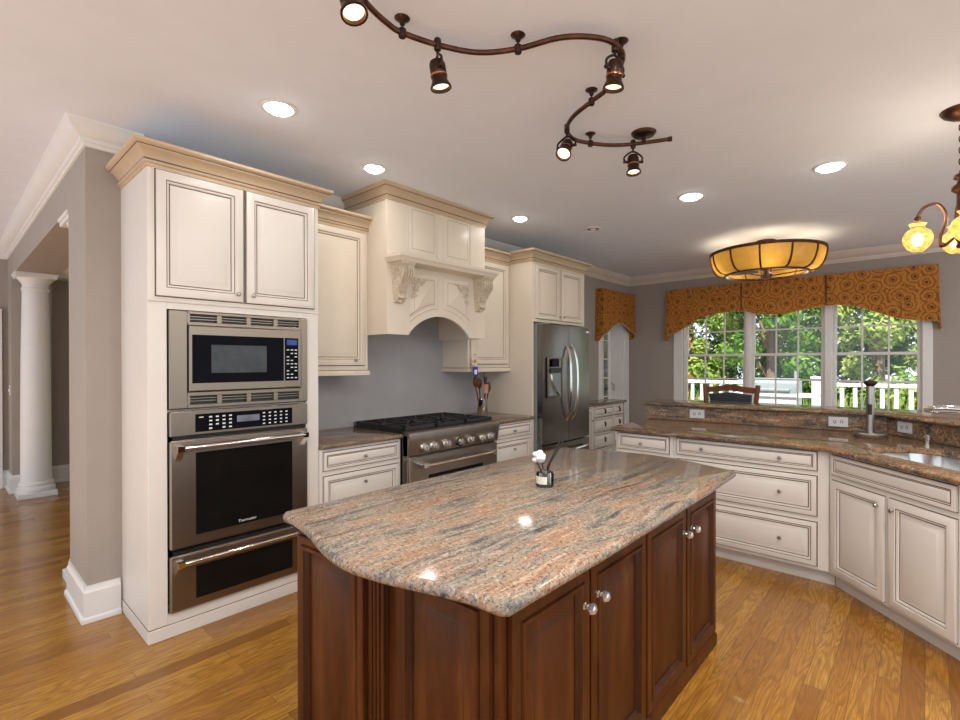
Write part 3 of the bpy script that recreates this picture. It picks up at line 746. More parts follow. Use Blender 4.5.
# --- refrigerator cabinet
FX = 3.95
t = thing('refrigerator_cabinet', 'cream cabinet surrounding the refrigerator with two doors above it', 'cabinet', (FX, 3.0, 0)); W_ = 1.0
MB().box(0, .025, 0, .655, 0, 2.56, .002).box(W_-.025, W_, 0, .575, 0, 2.56, .002).box(.025, W_-.025, 0, .575, 1.868, 2.56, .001).build('body', M['lampwarm'], t)
door(t, .055, .485, 1.90, 2.45, (.46, 1.94), .055, [M['lampwarm'], M['glaze']]); door(t, .51, .94, 1.90, 2.45, (.535, 1.94), .055, [M['lampwarm'], M['glaze']])
crown_part(t, [(0, .34), (0, 0), (W_, 0), (W_, .575)], 2.59)

# --- refrigerator
t = thing('refrigerator', 'stainless french door refrigerator with water dispenser in its left door', 'refrigerator', (3.985, 2.90, 0)); W_ = .905
MB().box(.0, W_, .07, .66, .03, 1.835, .004).build('case', M['grey'], t)
for x in (.03, W_-.16): MB().box(x, x+.13, .02, .2, 1.835, 1.856, .004).build('hinge_cover', M['grey'], t)
def bow(x0, x1, z0, z1, bulge, y0=0.0, cut=None):
    n = 10; full = W_
    def yy(x): return y0-bulge*(1-((x-full/2)/(full/2))**2)
    top = [(x0+(x1-x0)*k/n, yy(x0+(x1-x0)*k/n)) for k in range(n+1)]
    mb = MB(); pl = top+[(x1, .062), (x0, .062)]
    mb.prism(pl, 'z', z0, z1); return mb
dl = bow(.0, .449, .62, 1.84, .022).build('door', M['steelv'], t)
dr2 = bow(.456, W_, .62, 1.84, .022).build('door', M['steelv'], t)
bow(.0, W_, .06, .605, .022).build('freezer_drawer', M['steelv'], t)
MB().box(.02, W_-.02, .08, .5, 0, .058).build('kick_grille', M['black'], t)
dp = MB().relief(rect(.06, .325, 1.09, 1.50), [(0, .02, 0), (0, .026, 0), (.008, .028, 0), (.016, .028, 0), (.018, .0, 0)], 0.0).build('dispenser', M['steel'], dl)
MB().box(.085, .30, -.0225, -.006, 1.11, 1.33, .002).build('dispenser_recess', M['grey'], dl)
MB().box(.13, .255, -.036, -.02, 1.405, 1.49, .004).build('dispenser_display', M['blackglass'], dl)
MB().box(.10, .285, -.040, -.015, 1.345, 1.395, .006).build('dispenser_nozzle', M['black'], dl)
m2 = MB(); m2.tube(bez([(.11, -.03, 1.33), (.13, -.036, 1.24), (.19, -.040, 1.16), (.25, -.034, 1.12)], 5), .011, 8); m2.build('dispenser_lever', M['chrome'], dl)
for par, x in ((dl, .405), (dr2, .505)):
    m2 = MB(); sg = -1 if x < .45 else 1
    m2.tube(bez([(x, -.02, .84), (x, -.055, .90), (x+sg*.012, -.082, 1.05), (x+sg*.015, -.088, 1.24), (x+sg*.012, -.082, 1.43), (x, -.055, 1.58), (x, -.02, 1.64)], 5), .014, 10)
    m2.build('handle', M['chrome'], par)
fz = [o for o in COL.objects if o.name.startswith('freezer_drawer')][-1]
m2 = MB(); m2.tube(bez([(.10, -.02, .525), (.14, -.06, .53), (.45, -.088, .53), (.77, -.06, .53), (.81, -.02, .525)], 6), .014, 10); m2.build('handle', M['chrome'], fz)
MB().box(.83, .88, -.013, .0, 1.785, 1.80, .002).build('badge', M['chrome'], dr2)

# --- small drawer cabinet under the side window
t = thing('drawer_chest', 'cream low cabinet of small drawers with dark pulls under the side window', 'cabinet', (4.99, 3.27, 0))
MB().box(0, 1.46, 0, .30, .09, .878, .002).build('body', M['cream'], t)
MB().box(0, 1.42, .05, .30, 0, .09).build('toe_kick', M['cream'], t)
door(t, .03, .60, .12, .855, (.56, .70))
for z0, z1 in ((.735, .86), (.535, .715), (.325, .515), (.115, .305)):
    for x0, x1 in ((.64, 1.16), (1.185, 1.43)):
        d = drawer(t, x0, x1, z0, z1, (), .028)
        zc = (z0+z1)/2
        m2 = MB(); m2.box((x0+x1)/2-.012, (x0+x1)/2+.012, -.024, -.016, zc+.012, zc+.034, .002); m2.tube(bez([((x0+x1)/2, -.028, zc+.022), ((x0+x1)/2, -.034, zc-.005), ((x0+x1)/2, -.026, zc-.03)], 4), .010, 6); m2.build('pull', M['bronze'], d)
MB().lathe([(.028, .09), (.03, .12), (.022, .16), (.026, .5), (.022, .83), (.03, .86), (.028, .878)], (1.465, .015, 0), segs=12).build('corner_post', plain('tan_post', (.42, .26, .15), .4), t)
ctop('countertop', 'narrow granite top on the low drawer cabinet under the side window', [(4.985, 3.235), (6.50, 3.235), (6.50, 3.575), (4.985, 3.575)], M['gr_range'])

# --- peninsula
PX, CY = 3.755, .465
GP = 'cream peninsula cabinets'
base_cab('narrow cream cabinet at the window end of the peninsula', (PX, 1.965, 0), -PI/2, .485, .72, [(.025, .455, .735, .865, [(.23, .795)]), (.025, .455, .435, .70, [(.23, .57)]), (.025, .455, .125, .405, [(.23, .27)])], group=GP)
t = base_cab('wide cream three drawer cabinet in the middle of the peninsula', (PX, 1.478, 0), -PI/2, 1.012, .74, [(.03, .945, .745, .868, [(.22, .806), (.735, .806)]), (.03, .945, .450, .707, [(.735, .58)]), (.03, .945, .125, .407, [(.735, .268)])], group=GP)
t['category'] = 'cabinet'
# sink base, set at 45 degrees
A45 = -3*PI/4
t = thing('base_cabinet', 'cream sink cabinet set at an angle with two tall doors', 'cabinet', (PX, CY, 0), A45, GP)
MB().box(0, .855, 0, .03, .095, .878, .0015).box(0, .02, .03, .6, .095, .878).box(.835, .855, .03, .6, .095, .878).box(.02, .835, .03, .6, .095, .115).build('body', M['cream'], t)
MB().box(-.027, .855, .065, .085, 0, .095).build('toe_kick', M['cream'], t)
MB().relief(rect(.028, .825, .738, .862), drawer_rings(.03)).build('false_drawer_front', [M['cream'], M['glaze']], t)
door(t, .028, .424, .115, .702, (.388, .645), .058); door(t, .452, .825, .115, .702, (.488, .645), .058)
t = thing('base_cabinet', 'cream cabinet continuing past the sink cabinet at the right edge of view', 'cabinet', (PX-.86*.7071, CY-.86*.7071, 0), A45, GP)
MB().box(0, .50, 0, .6, .095, .878, .0015).build('body', M['cream'], t)
MB().box(0, .50, .065, .55, 0, .095).build('toe_kick', M['cream'], t)
drawer(t, .025, .475, .738, .862, [(.25, .80)]); door(t, .025, .475, .115, .702, (.07, .645), .058)
def D(s_, d_): return (PX-.7071*s_+.7071*d_, CY-.7071*s_-.7071*d_)
# worktop with a D-shaped sink cut-out
hole = []
sc_, dc_, a_, b_ = .50, .33, .42, .24
for k in range(28):
    an = 2*PI*k/28; c_, s__ = math.cos(an), math.sin(an)
    e = 2/4.2
    hole.append(D(sc_+a_*math.copysign(abs(c_)**e, c_), dc_+b_*math.copysign(abs(s__)**e, s__)))
def ccw(p):
    A = sum(p[i-1][0]*p[i][1]-p[i][0]*p[i-1][1] for i in range(len(p)))
    return p if A > 0 else p[::-1]
outline = ccw([(3.69, 1.985), (3.69, .475), D(1.32, -.057), D(1.32, .58), (3.93, -.425), (4.675, .225), (4.488, 2.02)])
ctop('countertop', 'long brown granite worktop of the peninsula with the sink cut into it', outline, M['gr_dark'], hole=ccw(hole))
# granite riser and bar top
def off(path, d):
    P = [Vector(p) for p in path]; out = []
    for i in range(len(P)):
        a = (P[i]-P[i-1]).normalized() if i else (P[1]-P[0]).normalized(); b = (P[i+1]-P[i]).normalized() if i < len(P)-1 else a
        na = Vector((-a.y, a.x)); nb = Vector((-b.y, b.x)); out.append(tuple(P[i]+(na+nb)/(1+na.dot(nb))*d))
    return out
MB().prism(RF+off(RF, .027)[::-1], 'z', .915, 1.038).build('granite_backsplash', M['gr_dark'], label='upright granite splashback strip behind the peninsula worktop', cat='backsplash')
RF2 = [(4.50, 2.07), (4.68, .22), (3.85, -.50)]
ctop('countertop', 'raised granite bar ledge behind the peninsula worktop', ccw(off(RF2, -.045)+off(RF2, .43)[::-1]), M['gr_dark'], 1.04, 1.07)

# sink
t = thing('sink', 'stainless undermount sink set in the angled worktop', 'sink', (0, 0, 0))
mb = MB(); ctr = Vector(D(sc_, dc_)); prev = None
for f_, z in ((1.06, .876), (1.0, .876), (.98, .80), (.93, .725), (.86, .705), (.12, .695)):
    i = mb.pts([(ctr.x+(p[0]-ctr.x)*f_, ctr.y+(p[1]-ctr.y)*f_, z) for p in hole])
    if prev: mb.strip(prev, i)
    prev = i
mb.face(prev); mb.build('basin', M['chrome'], t)
MB().lathe([(.045, .697), (.045, .701), (.035, .699), (.005, .698)], (ctr.x, ctr.y, 0), segs=20).build('drain', M['chrome'], t)
# faucet: body behind the sink, spout reaching over it
t = thing('faucet', 'brushed nickel faucet with long arched pull out spout over the sink', 'faucet', (0, 0, 0))
fb = Vector((*D(.58, .62), .915)); tip = Vector((*D(.19, .46), 1.158))
MB().lathe([(.030, 0), (.030, .012), (.022, .02), (.020, .11), (.024, .13), (.020, .15)], fb, segs=18).build('body', M['pewter'], t)
P = bez([fb+Vector((0, 0, .14)), fb+Vector((.0, .0, .22)), fb+Vector((*(Vector(D(.50, .59))-Vector(D(.58, .62))), .262)), Vector((*D(.39, .545), 1.176)), Vector((*D(.29, .50), 1.176)), tip], 6)
MB().tube(P, [.016]*14+[.018]*6+[.024]*6+[.026]*(len(P)-30)+[.025, .022, .018, .012] if len(P) > 30 else .018, 12).build('spout', M['chrome'], t)
MB().tube([fb+Vector((0, 0, .09)), fb+Vector((-.04, -.05, .13))], .008, 8).build('handle', M['pewter'], t)
# soap dispenser
t = thing('soap_dispenser', 'small brushed steel soap dispenser behind the sink', 'soap dispenser', (*D(.045, .625), .915))
MB().lathe([(.020, 0), (.020, .004), (.013, .006), (.013, .035), (.017, .038), (.017, .062), (.010, .068)], segs=16).build('body', M['chrome'], t)
MB().tube([(0, 0, .058), (-.025, .01, .062), (-.045, .018, .055)], .006, 8).build('nozzle', M['chrome'], t)
# paper towel holder
t = thing('paper_towel_holder', 'tall steel paper towel holder with a round base on the peninsula worktop', 'paper towel holder', (4.40, .30, .915))
MB().lathe([(.098, 0), (.102, .006), (.102, .024), (.096, .032), (.03, .036)], segs=36).build('base', M['pewter'], t)
MB().lathe([(.026, .034), (.026, .36), (.022, .365)], segs=20).build('rod', M['pewter'], t)
MB().lathe([(.020, .36), (.028, .368), (.042, .384), (.042, .394), (.030, .402), (.004, .404)], segs=24).build('finial', M['bronze'], t)
MB().box(-.034, -.022, -.012, .012, .16, .235, .004).build('tension_arm', M['bronze'], t)
# outlets on the riser
def outlet(label, p, d, group='outlets on the granite splashback'):
    a = math.atan2(d[1], d[0])
    t = thing('outlet', label, 'outlet', (p[0], p[1], .982), a, group)
    MB().box(-.064, .064, -.006, 0, -.039, .039, .003).build('plate', M['outlet'], t)
    for x in (-.022, .022):
        mb = MB(); mb.box(x-.016, x+.016, -.0065, -.005, -.014, .014)
        mb.box(x-.010, x-.004, -.0075, -.005, -.010, .010).box(x+.004, x+.010, -.0075, -.005, -.010, .010); mb.lathe([(.004, 0), (.004, .002)], (x, -.0055, -.015 if x < 0 else .015), (0, -1, 0), 8)
        mb.mi[:6] = [1]*6; mb.build('socket', [M['outletdark'], M['outlet']], t)
r1 = (Vector(RF[1])-Vector(RF[0])); r2 = (Vector(RF[2])-Vector(RF[1]))
nrm = lambda v: Vector((v.y, -v.x)).normalized()
def on_r(a, v, k, o=.001): p = Vector(a)+v*k+nrm(v)*o; return p
outlet('grey white wall outlet on the granite splashback in front of the bar stool', on_r(RF[0], r1, .255), r1)
outlet('grey white wall outlet on the granite splashback left of the paper towel holder', on_r(RF[0], r1, .835), r1)
outlet('grey white wall outlet on the angled splashback left of the soap dispenser', on_r(RF[1], r2, .17), r2)

# ------------------------------------------------------------------ island
t = thing('island_cabinet', 'dark cherry raised panel island cabinet with crystal knobs', 'island', (0, 0, 0))
CH = [M['cherry'], M['cherrydark']]
IX0, IX1, IY0, IY1 = .946, 2.62, .823, 1.715
mb = MB(); mb.prism([(IX0, IY0), (IX1, IY0), (IX1, IY1), (.858, 1.715), (.90, 1.335), (IX0, 1.30)], 'z', .0, .879)
mb.build('body', M['cherry'], t)
def local(o, loc, rz): o.location = loc; o.rotation_euler.z = rz
def face_part(name, x0, x1, z0, z1, loc, rz, kn=None, st=.058):
    rg = [(-.005, 0, 0), (-.005, .002, 0), (.0, .002, 1), (0, .016, 0), (.004, .019, 0), (st-.026, .019, 0), (st-.022, .015, 1), (st-.018, .023, 0), (st-.008, .023, 0), (st-.005, .016, 0), (st-.001, .010, 1), (st+.003, .001, 0), (st+.009, .001, 1), (st+.040, .013, 0), (st+.0425, .0135, 1), (st+.046, .0155, 0)]
    o = MB().relief(rect(x0, x1, z0, z1), rg).build(name, CH, t); local(o, loc, rz)
    if kn: crystal_knob(o, kn[0], kn[1], -.019)
    return o
zb, zt = .085, .800
face_part('door', .030, .415, zb, zt, (IX0, IY0, 0), 0, (.378, .690))
face_part('door', .427, .830, zb, zt, (IX0, IY0, 0), 0, (.462, .698))
face_part('door', .848, 1.245, zb, zt, (IX0, IY0, 0), 0, (1.205, .698))
face_part('door', 1.262, 1.655, zb, zt, (IX0, IY0, 0), 0, (1.300, .698))
face_part('end_panel', .030, .415, zb, .835, (IX0, 1.262, 0), -PI/2, None, .055)
# faceted far half of the bowed end
ang = math.atan2(1.335-1.715, .90-.858); L_ = math.hypot(.38, .042)
face_part('end_panel', .02, L_-.01, zb, .835, (.858, 1.715, 0), ang, None, .05)
mb = MB()
mb.box(-.020, .03, -.006, .004, 0, .878, .003)
for x in (-.012, .0, .012): mb.tube([(x, -.009, .06), (x, -.009, .86)], .0055, 8)
o = mb.build('fluted_post', M['cherry'], t); local(o, (.915, 1.318, 0), -PI/2+.5)
mb = MB(); mb.sweep([(0, .86), (.004, .86), (.012, .868), (.012, .878), (0, .878)], [(.858, IY1), (.90, 1.335), (IX0, 1.30), (IX0, IY0), (IX1, IY0)]); mb.build('cornice', M['cherry'], t)
mb = MB(); mb.sweep([(0, 0), (.014, 0), (.014, .05), (.006, .065), (0, .065)], [(.858, IY1), (.90, 1.335), (IX0, 1.30), (IX0, IY0), (IX1, IY0), (IX1, IY1)]); mb.build('plinth', M['cherry'], t)
# worktop: straight sides, ogee ends
near = bez([(.822, 1.752, 0), (.806, 1.72, 0), (.806, 1.66, 0), (.785, 1.52, 0), (.745, 1.36, 0), (.722, 1.21, 0), (.742, 1.06, 0), (.785, .91, 0), (.812, .80, 0), (.818, .72, 0), (.835, .695, 0)], 4)
far = bez([(2.59, .705, 0), (2.605, .74, 0), (2.64, .84, 0), (2.70, 1.00, 0), (2.735, 1.21, 0), (2.70, 1.42, 0), (2.655, 1.56, 0), (2.62, 1.70, 0), (2.605, 1.74, 0)], 4)
outl = [tuple(p[:2]) for p in near]+[(1.3, .688), (2.0, .692)]+[tuple(p[:2]) for p in far]+[(2.0, 1.752), (1.3, 1.752)]
o = ctop('countertop', 'rose and grey streaked granite island top with bowed end', ccw(outl), M['gr_island'])

# reed diffuser
t = thing('reed_diffuser', 'glass reed diffuser with a white flower and black reeds on the island', 'diffuser', (1.732, 1.246, .915))
MB().lathe([(.034, 0), (.038, .004), (.038, .055), (.034, .062), (.014, .066), (.012, .085), (.015, .088), (.015, .092), (.011, .092), (.010, .07), (.030, .06), (.034, .05), (.034, .008), (.005, .006)], segs=28, cap=False).build('bottle', M['clear'], t)
mb = MB()
pl = []
for k in range(9):
    an = math.radians(138+k*11.25); pl.append((.0386*math.cos(an), .0386*math.sin(an)))
i = mb.pts([(x, y, .014) for x, y in pl]); j = mb.pts([(x, y, .046) for x, y in pl]); mb.strip(i, j, False); mb.build('paper_label', M['label'], t)
mb = MB()
for dx, dy, h in ((.075, .012, .21), (.085, .0, .205), (-.03, .06, .19), (-.045, .02, .115), (.02, -.02, .10)):
    rx, ry = .656, -.755
    mb.tube([(-dx*rx*.35, -dx*ry*.35, .01), (dx*rx+dy*.755, dx*ry+dy*.656, h)], .003, 6)
mb.build('reeds', M['reed'], t)
mb = MB()
for k in range(14):
    u = random.Random(k); mb.ball((-.012+u.uniform(-.024, .018), .010+u.uniform(-.018, .024), .126+u.uniform(-.018, .022)), .015, (1, 1, .75), 8, 6)
mb.build('flower', M['petal'], t)
MB().lathe([(.0335, .006), (.0335, .026), (.001, .0265)], segs=24).build('scented_oil', pane_mat('pale_oil', (.92, .94, .90)), t)

# ------------------------------------------------------------------ things on the range-wall worktops
t = thing('utensil_crock', 'steel utensil crock beside the range', 'crock', (3.60, 3.36, .915))
MB().lathe([(.052, 0), (.055, .005), (.055, .165), (.057, .17), (.053, .17), (.051, .165), (.051, .008), (.002, .006)], segs=24, cap=False).build('crock', M['chrome'], t)
def spoon(label, px, py, tx_, ty_, h, head, mat, name='spoon'):
    t = thing(name, label, 'utensil', (3.60+px, 3.36+py, .924), 0, 'utensils in the steel crock')
    v = Vector((tx_, ty_, h)); MB().tube([(0, 0, 0), v], [.006, .007], 8).build('handle', mat, t)
    m2 = MB()
    if head == 'spoon': m2.ball(v+Vector((0, 0, .035)), .036, (1, .5, 1.5), 12, 8)
    elif head == 'spatula': m2.box(v.x-.03, v.x+.03, v.y-.004, v.y+.004, v.z, v.z+.09, .003)
    else:
        for q_ in (-.018, -.006, .006, .018): m2.tube([v, v+Vector((q_, 0, .02)), v+Vector((q_*1.2, 0, .075))], .004, 6)
        m2.ball(v, .02, (1, .4, .7))
    m2.build('bowl' if head == 'spoon' else 'blade', mat, t)
spoon('dark wooden spoon leaning left in the steel crock', -.02, .0, -.06, .02, .30, 'spoon', M['spoon'])
spoon('dark wooden spoon upright at the back of the steel crock', .0, .02, -.012, .012, .28, 'spoon', M['spoon'])
spoon('dark wooden spoon leaning right in the steel crock', .03, .0, .035, -.02, .24, 'spoon', M['spoon'])
spoon('black slotted utensil rising highest from the steel crock', .02, .01, .045, .01, .31, 'fork', M['black'], 'serving_fork')
spoon('pale wooden spatula at the front of the steel crock', .0, -.03, .0, -.018, .22, 'spatula', M['palewood'], 'spatula')
t = thing('knife_block', 'dark knife block with black handles half hidden behind the tall oven cabinet', 'knife block', (1.775, 3.50, .915))
MB().prism([(-.07, 0), (.07, 0), (.08, .17), (-.02, .21)], 'x', -.05, .05).build('block', M['spoon'], t)
for i in range(4):
    x = -.035+i*.032
    for y, z in ((-.005, .20), (.05, .18)):
        if (i+int(z*100)) % 3: MB().tube([(x, y, z), (x+.01, y-.05, z+.085)], [.008, .010], 8).build('knife_handle', M['black'], t)
t = thing('key_charm', 'white flower and blue tag charm hanging from the right wall cabinet knob', 'charm', (3.378, 3.258, 1.44))
mb = MB(); mb.tube([(0.02*math.cos(a), -.003, .035+.03*math.sin(a)) for a in [k*PI/5 for k in range(10)]], .0022, 6, closed=True); mb.build('ring', M['chrome'], t)
mb = MB()
for k in range(5):
    a = k*2*PI/5; mb.ball((.022*math.cos(a), -.006, .012+.022*math.sin(a)), .014, (1, .4, 1), 8, 5)
mb.build('flower', M['bead'], t)
MB().box(-.024, .024, -.012, -.004, -.085, -.02, .006).build('blue_tag', M['blue'], t)
MB().box(-.012, .012, -.0135, -.011, -.07, -.04, .004).build('tag_emblem', M['petal'], t)
t.scale = (1.45, 1.45, 1.45)

# ------------------------------------------------------------------ bar stool
t = thing('bar_stool', 'dark wood bar stool with black padded back behind the bar ledge', 'stool', (5.22, 1.545, 0), PI/2)
# local: x across, -y toward the window is the back... seat toward the bar
mb = MB(); mb.box(-.23, .23, -.22, .22, .62, .66, .01); mb.build('seat_frame', M['stool'], t)
mb = MB(); mb.box(-.215, .215, -.205, .205, .66, .71, .02); mb.build('seat', M['leather'], t)
for sx in (-1, 1):
    MB().tube([(sx*.20, .20, 0), (sx*.20, .19, .62)], [.018, .024], 8).build('leg', M['stool'], t)
    mb = MB(); mb.tube(bez([(sx*.215, -.22, 0), (sx*.22, -.205, .6), (sx*.235, -.22, .9), (sx*.262, -.25, 1.215)], 6), .024, 8); mb.build('leg', M['stool'], t)
mb = MB(); n = 14
up = [(-.25+.5*k/n, 1.185+.028*math.exp(-((k-n/2)/3.2)**2)+.004) for k in range(n+1)]
lo = [(-.245+.49*k/n, 1.128+.024*math.exp(-((k-n/2)/4)**2)) for k in range(n+1)]
mb.prism(lo+up[::-1], 'y', -.262, -.232); mb.build('top_rail', M['stool'], t)
mb = MB(); mb.box(-.225, .225, -.255, -.225, .99, 1.035, .006); mb.build('lower_rail', M['stool'], t)
mb = MB(); lo2 = [(-.205+.41*k/n, 1.115+.020*math.exp(-((k-n/2)/4)**2)) for k in range(n+1)]
mb.prism([(-.2, 1.038), (.2, 1.038)]+lo2[::-1], 'y', -.268, -.218); mb.build('back_pad', M['leather'], t, label='black padded back')
mb = MB()
for z in (.2, .32): mb.tube([(-.2, .2, z), (.2, .2, z)], .012, 8)
mb.tube([(-.2, -.2, .25), (.2, -.2, .25)], .012, 8); mb.build('stretcher', M['stool'], t)

# ------------------------------------------------------------------ valances
def valance(name, label, loc, rz, profile, top, seams, depth):
    """local: x along the wall, front face y=-depth; profile = lower edge (x,z)"""
    t = thing(name, label, 'valance', loc, rz, None)
    P = bez([(x, 0, z) for x, z in profile], 6); P = [(p.x, p.z) for p in P]
    x0, x1 = P[0][0], P[-1][0]
    mb = MB()
    for dy in (0,):
        n = len(P); rings = []
        for yy in (-depth, -depth+.012):
            lo = mb.pts([(x, yy-.012*(1-(z-1.8)), z) for x, z in P]); md = mb.pts([(x, yy, (z+top)/2) for x, z in P]); hi = mb.pts([(x, yy, top) for x, z in P])
            mb.strip(lo, md, False); mb.strip(md, hi, False); rings.append((lo, md, hi))
        a, b = rings
        mb.strip(a[0], b[0], False); mb.strip(a[2], b[2], False)
    mb.build('swag_panel', M['fabric'], t)
    for s_, x in ((-1, x0), (1, x1)):
        zl = P[0][1] if s_ < 0 else P[-1][1]
        m2 = MB(); i = m2.pts([(x, -depth, top), (x+s_*.0, 0, top), (x+s_*.03, 0, zl-.08), (x+s_*.035, -depth*.55, zl-.085), (x+s_*.02, -depth-.01, zl-.01)])
        j = m2.pts([(x-s_*.012, -depth, top), (x-s_*.012, 0, top), (x+s_*.018, 0, zl-.08), (x+s_*.022, -depth*.55, zl-.085), (x+s_*.006, -depth-.01, zl-.01)])
        m2.face(i); m2.face(j[::-1]); m2.strip(i, j); m2.build('return_flap', M['fabric'], t)
        m3 = MB()
        for k in range(5): m3.ball((x+s_*.028, -depth*k/5, zl-.088), .008, seg=6, rg=4)
        m3.build('bead_trim', M['bead'], t)
    m2 = MB(); m2.box(x0, x1, -depth+.012, 0, top-.02, top-.002); m2.build('mounting_board', M['fabric'], t)
    for x in seams:
        z = min(P, key=lambda p: abs(p[0]-x))[1]
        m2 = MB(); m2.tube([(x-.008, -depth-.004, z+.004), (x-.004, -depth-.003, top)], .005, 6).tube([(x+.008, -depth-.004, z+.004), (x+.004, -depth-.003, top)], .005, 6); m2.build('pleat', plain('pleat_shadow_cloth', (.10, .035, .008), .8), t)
    m2 = MB(); d = 0; last = None
    for x, z in P:
        if last is None or math.hypot(x-last[0], z-last[1]) > .02: m2.ball((x, -depth-.012, z-.004), .006, seg=6, rg=4); last = (x, z)
    m2.build('bead_trim', M['bead'], t)
    return t
# along the window wall: local x = 2.90 - world y
def ly(y): return 2.905-y
valance('valance', 'long gold patterned scalloped valance over the triple window', (XW, 2.905, 0), -PI/2,
        [(0, 1.845), (ly(2.72), 1.905), (ly(2.434), 2.065), (ly(2.15), 2.130), (ly(1.874), 2.141), (ly(1.708), 2.095), (ly(1.392), 2.068), (ly(1.139), 2.112), (ly(.923), 2.138), (ly(.768), 2.135), (ly(.612), 2.105), (ly(.42), 2.02), (ly(.246), 1.948), (ly(.08), 1.915), (ly(-.10), 1.895)],
        2.515, [ly(1.877), ly(.92)], .13)
valance('valance', 'small gold patterned scalloped valance over the side window', (6.22, YS, 0), 0,
        [(0, 1.84), (.10, 1.87), (.26, 1.97), (.42, 2.03), (.58, 2.03), (.74, 1.97), (.92, 1.91), (1.0, 1.89)], 2.51, [], .12)

# ------------------------------------------------------------------ lights
def can(label, x, y, on=True, r=.075, power=None):
    t = thing('recessed_light', label, 'recessed light', (x, y, ZC), 0, 'recessed ceiling lights')
    MB().lathe([(r+.028, -.001), (r+.026, -.005), (r+.012, -.009), (r+.004, -.005), (r+.002, .0)], segs=32, cap=False).build('trim_ring', M['white'], t)
    if on:
        MB().lathe([(r*.93, -.003), (r*.86, -.020), (r*.5, -.029), (.001, -.032)], segs=28, cap=False).build('lit_diffuser', M['canlight'], t)
        lamp('can_lamp', 'AREA', (0, 0, -.035), power or CAN_POWER, (1, .93, .85), t, .14, direction=(0, 0, -1))
    else:
        MB().lathe([(r, -.003), (r*.85, -.004), (.028, -.005)], segs=28, cap=False).build('reflector', M['offcan'], t)
        MB().lathe([(.028, -.005), (.026, -.010), (.001, -.012)], segs=18, cap=False).build('bulb', M['white'], t)
can('lit recessed ceiling light above the tall oven cabinet', 1.187, 2.567, r=.062)
can('lit recessed ceiling light just left of the range hood', 1.981, 2.866, r=.058)
can('lit recessed ceiling light just right of the range hood', 3.557, 2.841, r=.058)
can('unlit recessed ceiling light above the refrigerator', 4.330, 2.522, False, r=.062)
can('lit recessed ceiling light between the track light and the drum fixture', 4.0, 1.43, r=.075)
can('lit recessed ceiling light nearest the hanging chandelier', 4.02, .496, r=.075)

for x, y in ((.95, .3), (2.0, -.4), (-.4, 1.0), (.2, -.9), (3.0, -1.6)):  # extra cans out of view, added to brighten the peninsula and ceiling
    can('added recessed light out of view, brightening the near side of the kitchen', x, y, power=12)

# track light
t = thing('track_light', 'curving oil rubbed bronze track light with five spot heads on the ceiling', 'track light', (0, 0, 0))
ZR = 2.735
railp = [(.80, 1.27), (.86, 1.37), (.985, 1.49), (1.04, 1.52), (1.125, 1.54), (1.19, 1.542), (1.335, 1.492), (1.478, 1.402), (1.568, 1.262), (1.62, 1.103), (1.695, 1.005), (1.79, .951), (1.915, .971), (2.07, 1.131), (2.122, 1.247), (2.19, 1.395), (2.282, 1.492), (2.403, 1.53), (2.50, 1.497), (2.615, 1.415), (2.696, 1.302), (2.775, 1.113)]
MB().tube(bez([(x, y, ZR) for x, y in railp], 5), .011, 8).build('rail', M['rust'], t)
MB().lathe([(.014, -.012), (.014, .012)], (2.775, 1.113, ZR), (.079, -.189, 0), 10).build('end_cap', M['bronze'], t)
for x, y in ((1.195, 1.54), (1.568, 1.262), (1.88, .962), (2.12, 1.243), (2.52, 1.485)):
    mb = MB(); mb.lathe([(.004, 0), (.004, .025), (.010, .03), (.012, .042), (.030, .054), (.036, .062), (.036, .066)], (x, y, ZR), segs=16); mb.lathe([(.014, -.018), (.016, -.010), (.016, .012), (.009, .018)], (x, y, ZR), segs=12); mb.build('standoff', M['bronze'], t)
mb = MB(); mb.lathe([(.012, -.005), (.012, .03), (.03, .034), (.060, .040), (.072, .055), (.074, .065)], (2.715, 1.245, ZR), segs=28); mb.build('feed_canopy', M['bronze'], t)
def head(px, py, d, drop=.055):
    d = Vector(d).normalized(); top = Vector((px, py, ZR-.012)); piv = Vector((px, py, ZR-drop-.035))
    mb = MB(); cl = MB().lathe([(.013, -.022), (.015, -.018), (.015, .018), (.013, .024)], (px, py, ZR), segs=12)
    s0 = piv-d*.03; e0 = s0+d*.112
    mb.lathe([(.012, 0), (.028, .008), (.033, .022), (.033, .060), (.032, .062), (.032, .085), (.038, .098), (.043, .108), (.043, .114), (.036, .114), (.033, .102)], s0, d, 22, cap=False)
    h = mb.build('spotlight_head', M['bronze'], t); cl.build('rail_clamp', M['bronze'], h)
    side = d.cross(Vector((0, 0, 1))); side = side.normalized() if side.length > .05 else Vector((.656, -.755, 0))
    mb = MB(); mb.tube([top, Vector((px, py, ZR-drop+.012))], .006, 8)
    c = s0+d*.045; up = Vector((px, py, ZR-drop+.012))
    mb.tube(bez([c+side*.050, c+side*.050+(up-c)*.5, up, c-side*.050+(up-c)*.5, c-side*.050], 5), .0055, 6)
    mb.lathe([(.008, -.058), (.008, -.034)], c, side, 8).lathe([(.008, .034), (.008, .058)], c, side, 8)
    mb.build('yoke', M['bronze'], h)
    MB().lathe([(.0342, .060), (.0350, .064), (.0342, .068)], s0, d, 22, cap=False).build('copper_band', M['copper'], h)
    MB().lathe([(.035, .102), (.02, .098), (.001, .097)], s0, d, 20, cap=False).build('lens', M['lens'], h)
    lamp('spot_lamp', 'SPOT', e0+d*.02, 5, (1, .74, .45), t, .03, 1.3, d)
head(.855, 1.372, (.05, -.30, -.9), .085)
head(1.335, 1.492, (.16, -.08, -1))
head(1.815, .955, (.02, .10, -.95), .05)
head(2.282, 1.492, (-.55, -.10, -.75))
